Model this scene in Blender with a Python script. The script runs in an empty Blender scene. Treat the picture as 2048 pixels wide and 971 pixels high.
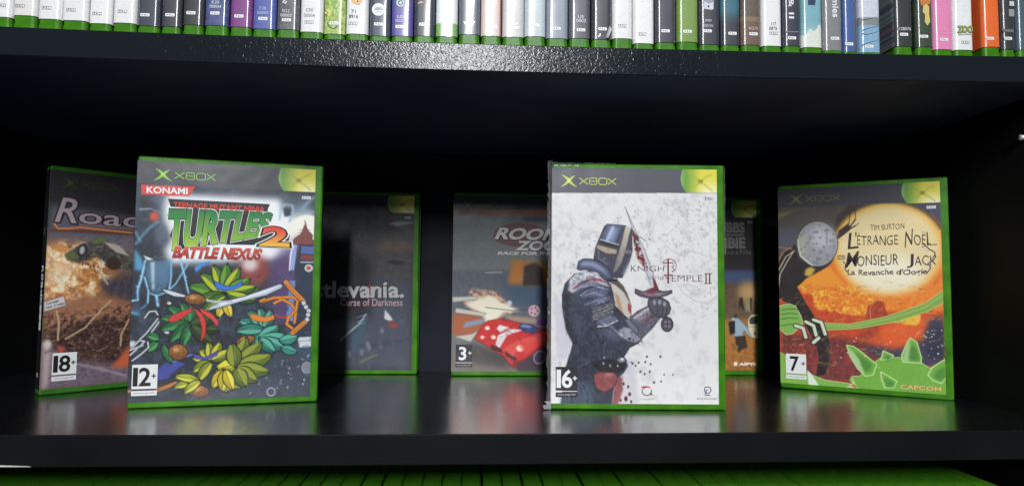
import bpy, bmesh, math, random
import numpy as np
from mathutils import Matrix, Vector

sc = bpy.context.scene
C = sc.collection
random.seed(7)

# ------------------------------------------------------------------ camera
CAM = np.array([0.0067, -0.4186, 0.0967])
YAW, PITCH, ROLL, FPX = -0.05809, 0.05959, -0.00951, 1283.0
SW, SH = 2048.0, 971.0
def rot(yaw, pitch, roll):
    cy, sy, cp, sp, cr, sr = math.cos(yaw), math.sin(yaw), math.cos(pitch), math.sin(pitch), math.cos(roll), math.sin(roll)
    Rz = np.array([[cy,-sy,0],[sy,cy,0],[0,0,1]]); Rx = np.array([[1,0,0],[0,cp,-sp],[0,sp,cp]]); Ry = np.array([[cr,0,sr],[0,1,0],[-sr,0,cr]])
    return Rz @ Rx @ Ry
RM = rot(YAW, PITCH, ROLL)
cd = bpy.data.cameras.new('camera')
cam = bpy.data.objects.new('camera', cd); C.objects.link(cam)
r_, f_, u_ = RM[:,0], RM[:,1], RM[:,2]
cam.matrix_world = Matrix(((r_[0],u_[0],-f_[0],CAM[0]),(r_[1],u_[1],-f_[1],CAM[1]),(r_[2],u_[2],-f_[2],CAM[2]),(0,0,0,1)))
cd.sensor_fit = 'HORIZONTAL'; cd.sensor_width = 36.0; cd.lens = 36.0*FPX/SW
cd.clip_start = 0.01; cd.clip_end = 60
sc.camera = cam
sc.render.resolution_x, sc.render.resolution_y = 1024, 485

# ------------------------------------------------------------------ light
LAMP_POS = Vector((-0.05, -2.35, 1.30))
LAMP_POWER = 80.0
w = bpy.data.worlds.new('World'); sc.world = w; w.use_nodes = True
w.node_tree.nodes['Background'].inputs[0].default_value = (0.75, 0.85, 1.0, 1)
w.node_tree.nodes['Background'].inputs[1].default_value = 0.07
ld = bpy.data.lights.new('room_lamp', 'AREA'); ld.shape = 'RECTANGLE'; ld.size = 0.12; ld.size_y = 1.05; ld.energy = LAMP_POWER
ld.color = (0.97, 0.985, 1.0)
lamp = bpy.data.objects.new('room_lamp', ld); C.objects.link(lamp)
lamp.location = LAMP_POS
lamp.rotation_euler = (Vector((0,0.1,0.12)) - LAMP_POS).to_track_quat('-Z','Y').to_euler()
sc.view_settings.view_transform = 'Standard'; sc.view_settings.look = 'None'
sc.view_settings.exposure = 0.0; sc.view_settings.gamma = 1.0
sc.cycles.caustics_reflective = True
sc.cycles.blur_glossy = 0.3
sc.cycles.use_denoising = True

# ------------------------------------------------------------------ materials
def new_mat(name):
    m = bpy.data.materials.new(name); m.use_nodes = True
    return m, m.node_tree, m.node_tree.nodes['Principled BSDF']
def add_bump(nt, b, scale, dist, detail=2, strength=1.0, kind='noise', distortion=0.0, sx=(1,1,1)):
    tc = nt.nodes.new('ShaderNodeTexCoord'); mp = nt.nodes.new('ShaderNodeMapping'); mp.inputs['Scale'].default_value = sx
    nt.links.new(tc.outputs['Object'], mp.inputs[0])
    n = nt.nodes.new('ShaderNodeTexNoise'); n.inputs['Scale'].default_value = scale; n.inputs['Detail'].default_value = detail
    n.inputs['Distortion'].default_value = distortion
    nt.links.new(mp.outputs[0], n.inputs['Vector'])
    bp = nt.nodes.new('ShaderNodeBump'); bp.inputs['Distance'].default_value = dist; bp.inputs['Strength'].default_value = strength
    nt.links.new(n.outputs[0], bp.inputs['Height']); nt.links.new(bp.outputs[0], b.inputs['Normal'])
    return n, bp
# black melamine board: top faces smooth, front edges pebbled
def board_mat(name, col, rough, scale, dist, spec=0.5, distortion=0.0, coat=0.0):
    m, nt, b = new_mat(name)
    b.inputs['Base Color'].default_value = (*col, 1); b.inputs['Roughness'].default_value = rough
    b.inputs['Specular IOR Level'].default_value = spec
    b.inputs['Coat Weight'].default_value = coat; b.inputs['Coat Roughness'].default_value = 0.2
    n, bp = add_bump(nt, b, scale, dist, 1.5, 1.0, distortion=distortion)
    tc = nt.nodes.new('ShaderNodeTexCoord'); n2 = nt.nodes.new('ShaderNodeTexNoise'); n2.inputs['Scale'].default_value = 14; n2.inputs['Detail'].default_value = 5
    nt.links.new(tc.outputs['Object'], n2.inputs['Vector'])
    mr = nt.nodes.new('ShaderNodeMapRange'); mr.inputs[1].default_value = 0.35; mr.inputs[2].default_value = 0.7
    mr.inputs[3].default_value = rough*0.85; mr.inputs[4].default_value = rough*1.25
    nt.links.new(n2.outputs[0], mr.inputs[0]); nt.links.new(mr.outputs[0], b.inputs['Roughness'])
    return m
def dust(m, thr=0.76, amt=0.10, col=(0.25,0.25,0.24)):
    nt = m.node_tree; b = nt.nodes['Principled BSDF']; tc = nt.nodes.new('ShaderNodeTexCoord')
    n = nt.nodes.new('ShaderNodeTexNoise'); n.inputs['Scale'].default_value = 700; n.inputs['Detail'].default_value = 1
    n2 = nt.nodes.new('ShaderNodeTexNoise'); n2.inputs['Scale'].default_value = 9; n2.inputs['Detail'].default_value = 3
    nt.links.new(tc.outputs['Object'], n.inputs['Vector']); nt.links.new(tc.outputs['Object'], n2.inputs['Vector'])
    mr = nt.nodes.new('ShaderNodeMapRange'); mr.inputs[1].default_value = thr-.04; mr.inputs[2].default_value = thr+.04; mr.inputs[4].default_value = amt*2
    nt.links.new(n.outputs[0], mr.inputs[0])
    ml = nt.nodes.new('ShaderNodeMath'); ml.operation = 'MULTIPLY'; nt.links.new(mr.outputs[0], ml.inputs[0]); nt.links.new(n2.outputs[0], ml.inputs[1])
    mx = nt.nodes.new('ShaderNodeMix'); mx.data_type = 'RGBA'; mx.inputs[6].default_value = b.inputs['Base Color'].default_value; mx.inputs[7].default_value = (*col,1)
    nt.links.new(ml.outputs[0], mx.inputs[0]); nt.links.new(mx.outputs[2], b.inputs['Base Color'])
M_TOP = board_mat('black_melamine_top', (0.0055,0.006,0.0075), 0.25, 420, 0.00007, 1.0, 0.6, 0.8)
M_UNDER = board_mat('bounce_tinted_underside', (0.040,0.054,0.115), 0.6, 420, 0.0001, 0.25)  # same melamine as the top; bounced light painted in as a lighter navy
M_EDGE = board_mat('black_pebbled_edging', (0.010,0.0135,0.0185), 0.19, 400, 0.00017, 0.22, 1.4)
M_EDGE_LOW = board_mat('black_smooth_edging', (0.0045,0.005,0.0065), 0.5, 620, 0.00008, 0.15)
M_SIDE = board_mat('black_side_board', (0.0045,0.005,0.0055), 0.6, 500, 0.0001, 0.15)
M_BACK = board_mat('black_hardboard_back', (0.0085,0.0105,0.017), 0.6, 420, 0.0002, 0.15)
dust(M_TOP, .72, .3)
m, nt, b = new_mat('worn_edge'); b.inputs['Base Color'].default_value = (0.55,0.54,0.5,1); b.inputs['Roughness'].default_value = 0.6; M_CHIP = m
m, nt, b = new_mat('pin_metal'); b.inputs['Base Color'].default_value = (0.75,0.75,0.72,1); b.inputs['Metallic'].default_value = 0.6; b.inputs['Roughness'].default_value = 0.35; M_PIN = m

def green_mat(name, col, dark):
    m, nt, b = new_mat(name)
    b.inputs['Roughness'].default_value = 0.36; b.inputs['Specular IOR Level'].default_value = 0.22
    tc = nt.nodes.new('ShaderNodeTexCoord'); n = nt.nodes.new('ShaderNodeTexNoise'); n.inputs['Scale'].default_value = 60; n.inputs['Detail'].default_value = 6
    nt.links.new(tc.outputs['Object'], n.inputs['Vector'])
    r = nt.nodes.new('ShaderNodeValToRGB'); r.color_ramp.elements[0].position = 0.3; r.color_ramp.elements[1].position = 0.72
    r.color_ramp.elements[0].color = (*dark,1); r.color_ramp.elements[1].color = (*col,1)
    nt.links.new(n.outputs[0], r.inputs[0]); nt.links.new(r.outputs[0], b.inputs['Base Color'])
    b.inputs['Subsurface Weight'].default_value = 0.25; b.inputs['Subsurface Radius'].default_value = (0.002,0.006,0.001); b.inputs['Subsurface Scale'].default_value = 0.4
    add_bump(nt, b, 900, 0.00012, 3)
    return m
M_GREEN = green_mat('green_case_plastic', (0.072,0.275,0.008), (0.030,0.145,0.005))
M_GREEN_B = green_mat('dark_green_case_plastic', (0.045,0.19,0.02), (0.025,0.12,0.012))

def print_mat(name, rough, coat, coat_rough, wave, spec=0.4):
    m, nt, b = new_mat(name)
    a = nt.nodes.new('ShaderNodeVertexColor'); a.layer_name = 'Col'
    nt.links.new(a.outputs[0], b.inputs['Base Color'])
    b.inputs['Roughness'].default_value = rough; b.inputs['Specular IOR Level'].default_value = spec
    b.inputs['Coat Weight'].default_value = coat; b.inputs['Coat Roughness'].default_value = coat_rough; b.inputs['Coat IOR'].default_value = 1.5
    n, bp = add_bump(nt, b, 22, wave, 2)
    nt.links.new(bp.outputs[0], b.inputs['Coat Normal'])
    return m
M_PRINT = print_mat('printed_paper_under_clear_sleeve', 0.6, 0.55, 0.21, 0.0008, 0.3)
M_SPINE = print_mat('printed_spine_under_clear_sleeve', 0.5, 0.8, 0.14, 0.0011)

m, nt, b = new_mat('clear_film'); M_FILM = m
b.inputs['Base Color'].default_value = (0.85,0.87,0.9,1); b.inputs['Roughness'].default_value = 0.12; b.inputs['Alpha'].default_value = 0.13
b.inputs['Specular IOR Level'].default_value = 1.0
add_bump(nt, b, 90, 0.0015, 3)

# ------------------------------------------------------------------ object helpers
def link(name, me, parent=None, mats=()):
    o = bpy.data.objects.new(name, me); C.objects.link(o)
    for mm in mats: me.materials.append(mm)
    if parent is not None: o.parent = parent
    return o
def empty(name, loc, rz, label, cat, group=None):
    o = bpy.data.objects.new(name, None); C.objects.link(o)
    o.location = loc; o.rotation_euler = (0,0,rz); o.empty_display_size = 0.02
    o['label'] = label; o['category'] = cat
    if group: o['group'] = group
    return o
def bm_to(name, bm, parent, mats, smooth=False):
    me = bpy.data.meshes.new(name); bm.normal_update(); bm.to_mesh(me); bm.free()
    if smooth:
        for p in me.polygons: p.use_smooth = True
    return link(name, me, parent, mats)
def box_bm(x0,x1,y0,y1,z0,z1, bev=0.0, seg=2):
    bm = bmesh.new(); bmesh.ops.create_cube(bm, size=1)
    for v in bm.verts:
        v.co = Vector(((x0+x1)/2+v.co.x*(x1-x0), (y0+y1)/2+v.co.y*(y1-y0), (z0+z1)/2+v.co.z*(z1-z0)))
    if bev: bmesh.ops.bevel(bm, geom=bm.edges[:], offset=bev, segments=seg, profile=0.5, affect='EDGES')
    return bm

def lin(c):
    c = np.clip(np.asarray(c, float)/255.0, 0, 1)
    return np.where(c <= 0.04045, c/12.92, ((c+0.055)/1.055)**2.4)

def mesh_from(name, verts, faces, cols, parent, mat):
    me = bpy.data.meshes.new(name)
    me.from_pydata([tuple(v) for v in verts], [], faces); me.update()
    at = me.color_attributes.new('Col', 'FLOAT_COLOR', 'POINT')
    a = np.ones((len(verts),4), np.float32); a[:,:3] = cols
    at.data.foreach_set('color', a.ravel())
    return link(name, me, parent, [mat])

# ------------------------------------------------------------------ text outlines (built-in font)
_tc = {}
def text_geo(s, offset=0.0, bold_x=0.0):
    k = (s, offset)
    if k in _tc: return _tc[k]
    cu = bpy.data.curves.new('tmp','FONT'); cu.body = s; cu.offset = offset; cu.resolution_u = 3; cu.fill_mode = 'FRONT'
    o = bpy.data.objects.new('tmp', cu); C.objects.link(o)
    bpy.context.view_layer.update()
    dg = bpy.context.evaluated_depsgraph_get()
    me = bpy.data.meshes.new_from_object(o.evaluated_get(dg))
    v = np.array([q.co[:2] for q in me.vertices], float).reshape(-1,2); f = [tuple(p.vertices) for p in me.polygons]
    bpy.data.objects.remove(o); bpy.data.curves.remove(cu); bpy.data.meshes.remove(me)
    _tc[k] = (v, f)
    return v, f

def painterly(A, z, P, cols, n, ln, wd, seed, ang=0.0, spread=1.2, a=.6, soft=.15):
    # short brush strokes scattered inside an outline
    rs = np.random.RandomState(seed); Q = np.array(zpts(z,P) if z else P); mn,mx = Q.min(0),Q.max(0); k=0
    while k < n:
        k += 1
        x,y = mn+rs.rand(2)*(mx-mn); ins=False
        for i in range(len(Q)):
            (ax,ay),(bx,by) = Q[i],Q[(i+1)%len(Q)]
            if (ay>y)!=(by>y) and x < (bx-ax)*(y-ay)/(by-ay)+ax: ins = not ins
        if not ins: continue
        t = ang+(rs.rand()-.5)*spread; l_ = ln*(.4+rs.rand()); c = cols[rs.randint(len(cols))]
        b_ = (rs.rand()-.5)*.6
        A.line([(x,y),(x+l_*.5*math.cos(t),y+l_*.5*math.sin(t)),(x+l_*(.5*math.cos(t)+.5*math.cos(t+b_)),y+l_*(.5*math.sin(t)+.5*math.sin(t+b_)))], wd*(.5+rs.rand()), c, a*(.5+.5*rs.rand()), soft, True)
class Sheet:
    """flat printed marks on a face; u to the right, v down, millimetres"""
    def __init__(self): self.V=[]; self.F=[]; self.K=[]; self.top = 0
    def _add(self, uv, faces, col, layer):
        n = len(self.V)
        for i,(a,b2) in enumerate(uv): self.V.append((a,b2,layer))
        c = col(np.asarray(uv)) if callable(col) else np.repeat(np.asarray(col,float)[None], len(uv), 0)
        self.K.extend(list(c)); self.F.extend([tuple(n+i for i in f) for f in faces])
    def poly(self, pts, col, layer=1): 
        pts = np.asarray(pts,float)
        a = np.sum(pts[:,0]*np.roll(pts[:,1],-1)-np.roll(pts[:,0],-1)*pts[:,1])
        if a > 0: pts = pts[::-1]
        self._add(pts, [tuple(range(len(pts)))], col, layer)
    def stroke(self, pts, wd, col, layer=1, taper=False, closed=False):
        p = np.asarray(pts,float)
        if closed: p = np.vstack([p, p[:1]])
        n = len(p)
        t = np.gradient(p, axis=0)
        if closed: t[0] = t[-1] = p[1]-p[-2]
        t /= np.maximum(np.linalg.norm(t,axis=1,keepdims=True),1e-9)
        nn = np.stack([-t[:,1], t[:,0]],1)
        wv = np.full(n, wd/2.0)
        if taper: wv *= np.linspace(1,0.15,n)
        a = p+nn*wv[:,None]; b2 = p-nn*wv[:,None]
        self._add(np.vstack([a,b2]), [(i,i+1,n+i+1,n+i) for i in range(n-1)], col, layer)
    def text(self, s, bl, br, tl, col, layer=1, offset=0.0, shear=0.0, warp=None):
        v0,_ = text_geo(s, 0.0); v,f = text_geo(s, offset)
        mn, mx = v0.min(0), v0.max(0); q = (v-mn)/(mx-mn)
        q[:,0] += shear*q[:,1]
        if warp is not None: q = warp(q)
        bl, br, tl = map(lambda t: np.asarray(t,float), (bl,br,tl))
        uv = bl + q[:,:1]*(br-bl) + q[:,1:2]*(tl-bl)
        self._add(uv, f, col, layer)
    def rect(self, x0,y0,x1,y1,col,layer=1): self.poly([(x0,y0),(x1,y0),(x1,y1),(x0,y1)],col,layer)
    def frame(self, x0,y0,x1,y1,wd,col,layer=1):
        for r in ((x0,y0,x1,y0+wd),(x0,y1-wd,x1,y1),(x0,y0+wd,x0+wd,y1-wd),(x1-wd,y0+wd,x1,y1-wd)): self.rect(*r,col,layer)
    def build(self, name, parent, mat, mp):
        if not self.V: return None
        return mesh_from(name, [mp(*v) for v in self.V], self.F, lin(np.array(self.K)), parent, mat)
def grad(v0, v1, c0, c1):
    c0 = np.array(c0,float); c1 = np.array(c1,float)
    return lambda uv: c0 + np.clip((uv[:,1:2]-v0)/(v1-v0),0,1)*(c1-c0)

# ------------------------------------------------------------------ painter: artwork computed as colours on a fine grid
def vnoise(h, w_, cell, seed, octaves=3):
    rs = np.random.RandomState(seed); out = np.zeros((h,w_)); amp=1; tot=0
    for o in range(octaves):
        c = max(cell/2**o, 1.5); gh, gw = int(h/c)+3, int(w_/c)+3
        g = rs.rand(gh,gw); y = np.arange(h)/c; x = np.arange(w_)/c
        yi, xi = y.astype(int), x.astype(int); fy, fx = y-yi, x-xi
        fy = fy*fy*(3-2*fy); fx = fx*fx*(3-2*fx)
        a = g[np.ix_(yi,xi)]; b2 = g[np.ix_(yi,xi+1)]; c2 = g[np.ix_(yi+1,xi)]; d = g[np.ix_(yi+1,xi+1)]
        out += amp*((a*(1-fx)+b2*fx)*(1-fy)[:,None]+(c2*(1-fx)+d*fx)*fy[:,None]); tot += amp; amp *= 0.55
    return out/tot
def blur(mk, r):
    r = int(r)
    if r < 1: return mk
    for _ in range(2):
        for ax in (0,1):
            p = np.pad(mk, [(r+1,r) if i==ax else (0,0) for i in (0,1)])
            cs = np.cumsum(p, axis=ax)
            mk = (cs[2*r+1:]-cs[:-2*r-1])/(2*r+1) if ax==0 else (cs[:,2*r+1:]-cs[:,:-2*r-1])/(2*r+1)
    return mk
class Art:
    PX = 4.0
    def __init__(s, W, H, to_uv, base=(0,0,0)):
        s.W, s.H = W, H; s.w, s.h = int(W*s.PX), int(H*s.PX); s.to_uv = to_uv; s.ou = 0.0; s.ov = 0.0
        s.img = np.zeros((s.h,s.w,3)); s.img[:] = base
    def pts(s, P): 
        q = s.to_uv(np.asarray(P,float)); return (q-np.array([s.ou,s.ov]))*s.PX
    def mask_poly(s, P, soft=0):
        p = s.pts(P); mk = np.zeros((s.h,s.w))
        x0,y0 = np.maximum(np.floor(p.min(0)).astype(int)-1,0); x1 = min(int(p[:,0].max())+2,s.w); y1 = min(int(p[:,1].max())+2,s.h)
        if x1<=x0 or y1<=y0: return mk
        X,Y = np.meshgrid(np.arange(x0,x1)+.5, np.arange(y0,y1)+.5); ins = np.zeros(X.shape,bool); n=len(p)
        for i in range(n):
            ax,ay = p[i]; bx,by = p[(i+1)%n]
            if ay==by: continue
            ins ^= ((ay>Y)!=(by>Y)) & (X < (bx-ax)*(Y-ay)/(by-ay)+ax)
        mk[y0:y1,x0:x1] = ins
        return blur(mk, soft*s.PX) if soft else mk
    def put(s, mk, col, a=1.0):
        c = np.asarray(col,float)
        s.img = s.img*(1-a*mk[...,None]) + c*(a*mk[...,None])
    def poly(s, P, col, soft=0, a=1.0, outline=None, ow=0.5, tex=0, grad2=None):
        mk = s.mask_poly(P, soft); c = np.asarray(col,float)
        if grad2 is not None:
            rows = np.where(mk.max(1)>0)[0]
            if len(rows):
                t = np.clip((np.arange(s.h)-rows[0])/max(rows[-1]-rows[0],1),0,1)[:,None,None]
                c = c*(1-t)+np.asarray(grad2,float)*t; c = np.broadcast_to(c, s.img.shape)
        if tex: 
            nz = (vnoise(s.h,s.w,8,int(abs(P[0][0]*7+P[0][1]))%9999)-.5)*tex
            c = np.broadcast_to(c, s.img.shape)+nz[...,None]
        s.put(mk, c, a)
        if outline is not None: s.line(list(P)+[P[0]], ow, outline)
    def ell(s, cx, cy, rx, ry, col, soft=0, a=1.0, rot=0, outline=None, ow=.5, tex=0, grad2=None, n=40):
        t = np.linspace(0,2*np.pi,n,endpoint=False); x = rx*np.cos(t); y = ry*np.sin(t)
        P = np.stack([cx+x*np.cos(rot)-y*np.sin(rot), cy+x*np.sin(rot)+y*np.cos(rot)],1)
        s.poly(P, col, soft, a, outline, ow, tex, grad2)
    def line(s, P, wd, col, a=1.0, soft=0, taper=False):
        p = s.pts(P); mk = np.zeros((s.h,s.w)); L = len(p)-1
        for i in range(L):
            wr = wd*s.PX/2*((1-0.85*(i+0.5)/L) if taper else 1)
            A,B = p[i],p[i+1]; pad = wr+2
            x0 = max(int(min(A[0],B[0])-pad),0); x1 = min(int(max(A[0],B[0])+pad)+1,s.w); y0 = max(int(min(A[1],B[1])-pad),0); y1 = min(int(max(A[1],B[1])+pad)+1,s.h)
            if x1<=x0 or y1<=y0: continue
            X,Y = np.meshgrid(np.arange(x0,x1)+.5,np.arange(y0,y1)+.5); d = B-A; l2 = max(d@d,1e-9)
            t = np.clip(((X-A[0])*d[0]+(Y-A[1])*d[1])/l2,0,1); D = np.hypot(X-A[0]-t*d[0],Y-A[1]-t*d[1])
            mk[y0:y1,x0:x1] = np.maximum(mk[y0:y1,x0:x1], np.clip(wr-D+.5,0,1))
        if p[:,0].max()<0 or p[:,1].max()<0 or p[:,0].min()>s.w or p[:,1].min()>s.h: return
        m_ = int(wd*s.PX+2*soft*s.PX+6); X0,X1 = max(int(p[:,0].min())-m_,0), int(p[:,0].max())+m_; Y0,Y1 = max(int(p[:,1].min())-m_,0), int(p[:,1].max())+m_
        sub = mk[Y0:Y1,X0:X1]; sub = blur(sub,soft*s.PX) if soft else sub; al = (a*sub)[...,None]
        s.img[Y0:Y1,X0:X1] = s.img[Y0:Y1,X0:X1]*(1-al)+np.asarray(col,float)*al
    def cloud(s, P, col, cell=14, thr=.5, a=.8, soft=2, seed=1, sharp=6):
        mk = s.mask_poly(P, soft); nz = np.clip((vnoise(s.h,s.w,cell*s.PX/4,seed,4)-thr)*sharp,0,1)
        s.put(mk*nz, col, a)
    def grain(s, amt=5, cell=3, seed=3):
        s.img += ((vnoise(s.h,s.w,cell,seed,2)-.5)*2*amt)[...,None]
    def mesh(s, name, parent, mat, mp, step=2):
        im = s.img[:s.h//step*step,:s.w//step*step]; h2,w2 = im.shape[0]//step, im.shape[1]//step
        sm = im.reshape(h2,step,w2,step,3).mean((1,3)); sm = lin(sm)
        us = s.ou+np.linspace(0,s.W,w2); vs = s.ov+np.linspace(0,s.H,h2)
        U,V = np.meshgrid(us,vs); co = mp(U.ravel(),V.ravel(),0.0)
        verts = np.stack([np.broadcast_to(c, U.size) for c in co],1)
        i = (np.arange(h2-1)[:,None]*w2+np.arange(w2-1)[None]).ravel()
        faces = np.stack([i,i+w2,i+w2+1,i+1],1)
        me = bpy.data.meshes.new(name); me.vertices.add(len(verts)); me.vertices.foreach_set('co', verts.astype(np.float32).ravel())
        me.loops.add(faces.size); me.loops.foreach_set('vertex_index', faces.astype(np.int32).ravel())
        me.polygons.add(len(faces)); me.polygons.foreach_set('loop_start', (np.arange(len(faces))*4).astype(np.int32)); me.update(calc_edges=True)
        at = me.color_attributes.new('Col','FLOAT_COLOR','POINT'); a = np.ones((len(verts),4),np.float32); a[:,:3] = sm.reshape(-1,3)
        at.data.foreach_set('color', a.ravel())
        return link(name, me, parent, [mat])

# ------------------------------------------------------------------ the bookcase
HB, TB, TU = 0.2386, 0.0194, 0.0186      # bay height, lower board, upper board thickness
XL, XR, YB, XM = -0.445, 0.4235, 0.281, 0.02
SAG_U, SAG_L = 0.0032, 0.0011
def sag(x, s): return s*(1-((x)/0.4)**2)
bookcase = empty('bookcase', (0,0,0), 0, 'black bookcase whose open bay holds the displayed game cases, with a pebbled shelf edge above', 'bookcase')
def shelf(name, z0, z1, s, medge, bev=0.0006):
    """board sagging slightly under its load; slot 0 top and underside, slot 1 front edge"""
    bm = bmesh.new(); N = 48; ring = []
    prof = [(bev,z0),(0,z0+bev),(0,z1-bev),(bev*0.35,z1-bev*0.35),(bev,z1),(YB-0.001,z1),(YB-0.001,z0)]
    for i in range(N+1):
        x = XL+(XR-XL)*i/N
        ring.append([bm.verts.new((x,y,z-sag(x,s))) for y,z in prof])
    n = len(prof)
    for i in range(N):
        for k in range(n):
            f = bm.faces.new((ring[i][k],ring[i][(k+1)%n],ring[i+1][(k+1)%n],ring[i+1][k]))
            f.material_index = 1 if k in (0,1,2) else (2 if k == 6 else 0)
    bm.faces.new(ring[0][::-1]); bm.faces.new(ring[-1])
    bmesh.ops.recalc_face_normals(bm, faces=bm.faces[:])
    return bm_to(name, bm, bookcase, [M_TOP, medge, M_UNDER])
shelf('shelf_board', HB, HB+TU, SAG_U, M_EDGE)
shelf('shelf_board', -TB, 0.0, SAG_L, M_EDGE_LOW)
HL = 0.2272                                # lower bay height
shelf('shelf_board', -TB-HL-0.019, -TB-HL, 0.001, M_EDGE_LOW)
bm_to('side_panel', box_bm(XL-0.018, XL-0.0005, -0.001, YB+0.005, -0.30, 0.52, 0.0005), bookcase, [M_SIDE])
bm_to('side_panel', box_bm(XR+0.0005, XR+0.018, -0.001, YB+0.005, -0.30, 0.52, 0.0005), bookcase, [M_SIDE])
bm_to('back_panel', box_bm(XL-0.0004, XR+0.0004, YB, YB+0.004, -0.30, 0.52), bookcase, [M_BACK])
def px_ray(px, py): return RM @ np.array([(px-SW/2)/FPX, 1.0, -(py-SH/2)/FPX])
def on_x(px, py, X): r = px_ray(px,py); return CAM + r*((X-CAM[0])/r[0])
def on_y(px, py, Y): r = px_ray(px,py); return CAM + r*((Y-CAM[1])/r[1])
for (px,py,rad) in ((2035,193,0.0013),(2048,275,0.0022)):
    p = on_x(px,py,XR)
    bm = bmesh.new(); bmesh.ops.create_cone(bm, cap_ends=True, segments=20, radius1=rad, radius2=rad*0.85, depth=0.005)
    bmesh.ops.rotate(bm, verts=bm.verts, cent=(0,0,0), matrix=Matrix.Rotation(math.pi/2,3,'Y'))
    bmesh.ops.bevel(bm, geom=[e for e in bm.edges if e.calc_length()<rad], offset=0.0003, segments=2, affect='EDGES')
    for v in bm.verts: v.co += Vector((XR-0.001, p[1], p[2]))
    bm_to('shelf_pin', bm, bookcase, [M_PIN], True)
# worn white chip along the lower arris at the left
bm = bmesh.new(); vs=[]
xa, xb = on_y(-20,934,0)[0], on_y(62,934,0)[0]
for i in range(15):
    t = i/14; x = xa+(xb-xa)*t; hgt = 0.0011*(1-t)**0.6+0.0001+0.0002*random.random(); z = -TB-sag(x,SAG_L)+0.0002
    vs.append((bm.verts.new((x,-0.0003,z)), bm.verts.new((x,-0.0003,z+hgt)), bm.verts.new((x,0.0006,z+hgt)), bm.verts.new((x,0.0006,z))))
for a_,b_ in zip(vs,vs[1:]):
    for k in range(4): bm.faces.new((a_[k],a_[(k+1)%4],b_[(k+1)%4],b_[k]))
bm_to('chipped_edging', bm, bookcase, [M_CHIP])

# ------------------------------------------------------------------ display cases
CW, CH, CT = 0.1355, 0.190, 0.0145
IW, IT, IB = 129.6, 3.6, 185.4            # printed insert: right edge, top, bottom in mm
def shell_mesh(parent, mat, wd=CW, clasp=True):
    bm = box_bm(0, wd, 0, CT, 0, CH, 0.0016, 3)
    o = bm_to('shell', bm, parent, [mat], False)
    for p in o.data.polygons: p.use_smooth = p.area < 2e-5
    return o
class Case:
    def __init__(s, x, y, th, label, mat=M_GREEN):
        s.x, s.y, s.th = x, y, th
        z = -sag(x+0.06*math.cos(th), SAG_L) + 0.0002
        s.z = z
        s.root = empty('game_case', (x,y,z), th, label, 'game case')
        s.shell = shell_mesh(s.root, mat)
        # halves meet along the opening side: seam and thumb notch ridge
        bm = box_bm(CW-0.0004, CW+0.0005, CT*0.47, CT*0.53, 0.004, CH-0.004); bm_to('seam', bm, s.root, [M_GREEN_B])
        s.ex = np.array([math.cos(th), math.sin(th), 0]); s.n = np.array([math.sin(th), -math.cos(th), 0]); s.o = np.array([x,y,z])
    def to_uv(s, P):
        P = np.atleast_2d(P); out = []
        for px,py in P:
            r = px_ray(px,py); t = ((s.o-CAM)@s.n)/(r@s.n); q = CAM+r*t-s.o
            out.append((q@s.ex*1000, (CH-q[2])*1000))
        return np.array(out)
    def fmap(s, u, v, layer): return (u/1000.0, -0.00025-layer*0.00008, CH-v/1000.0)
    def zuv(s, z, P):
        """points measured in an enlarged crop (x origin, y origin, scale)"""
        P = np.atleast_2d(np.asarray(P,float)); return s.to_uv(np.stack([z[0]+P[:,0]/z[2], z[1]+P[:,1]/z[2]],1))
    def art(s, base):
        a = Art(IW-0.1, IB-IT, s.to_uv, base); a.ou, a.ov = 0.1, IT; return a
    def finish(s, art, sheet, step=2):
        s.cover = art.mesh('cover_insert', s.root, M_PRINT, s.fmap, step)
        return s.cover
    def spine(s, col, fn=None):
        # sheet on the hinge side face
        sh = Sheet(); sh.rect(0.9, IT, 14.2, IB, col, 0)
        if fn: fn(sh)
        sh.build('spine_insert', s.root, M_PRINT, lambda u,v,l: (-0.0002-l*0.00008, CT-u/1000.0, CH-v/1000.0))
def zpts(z, P): return [(z[0]+x/z[2], z[1]+y/z[2]) for x,y in P]

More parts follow.
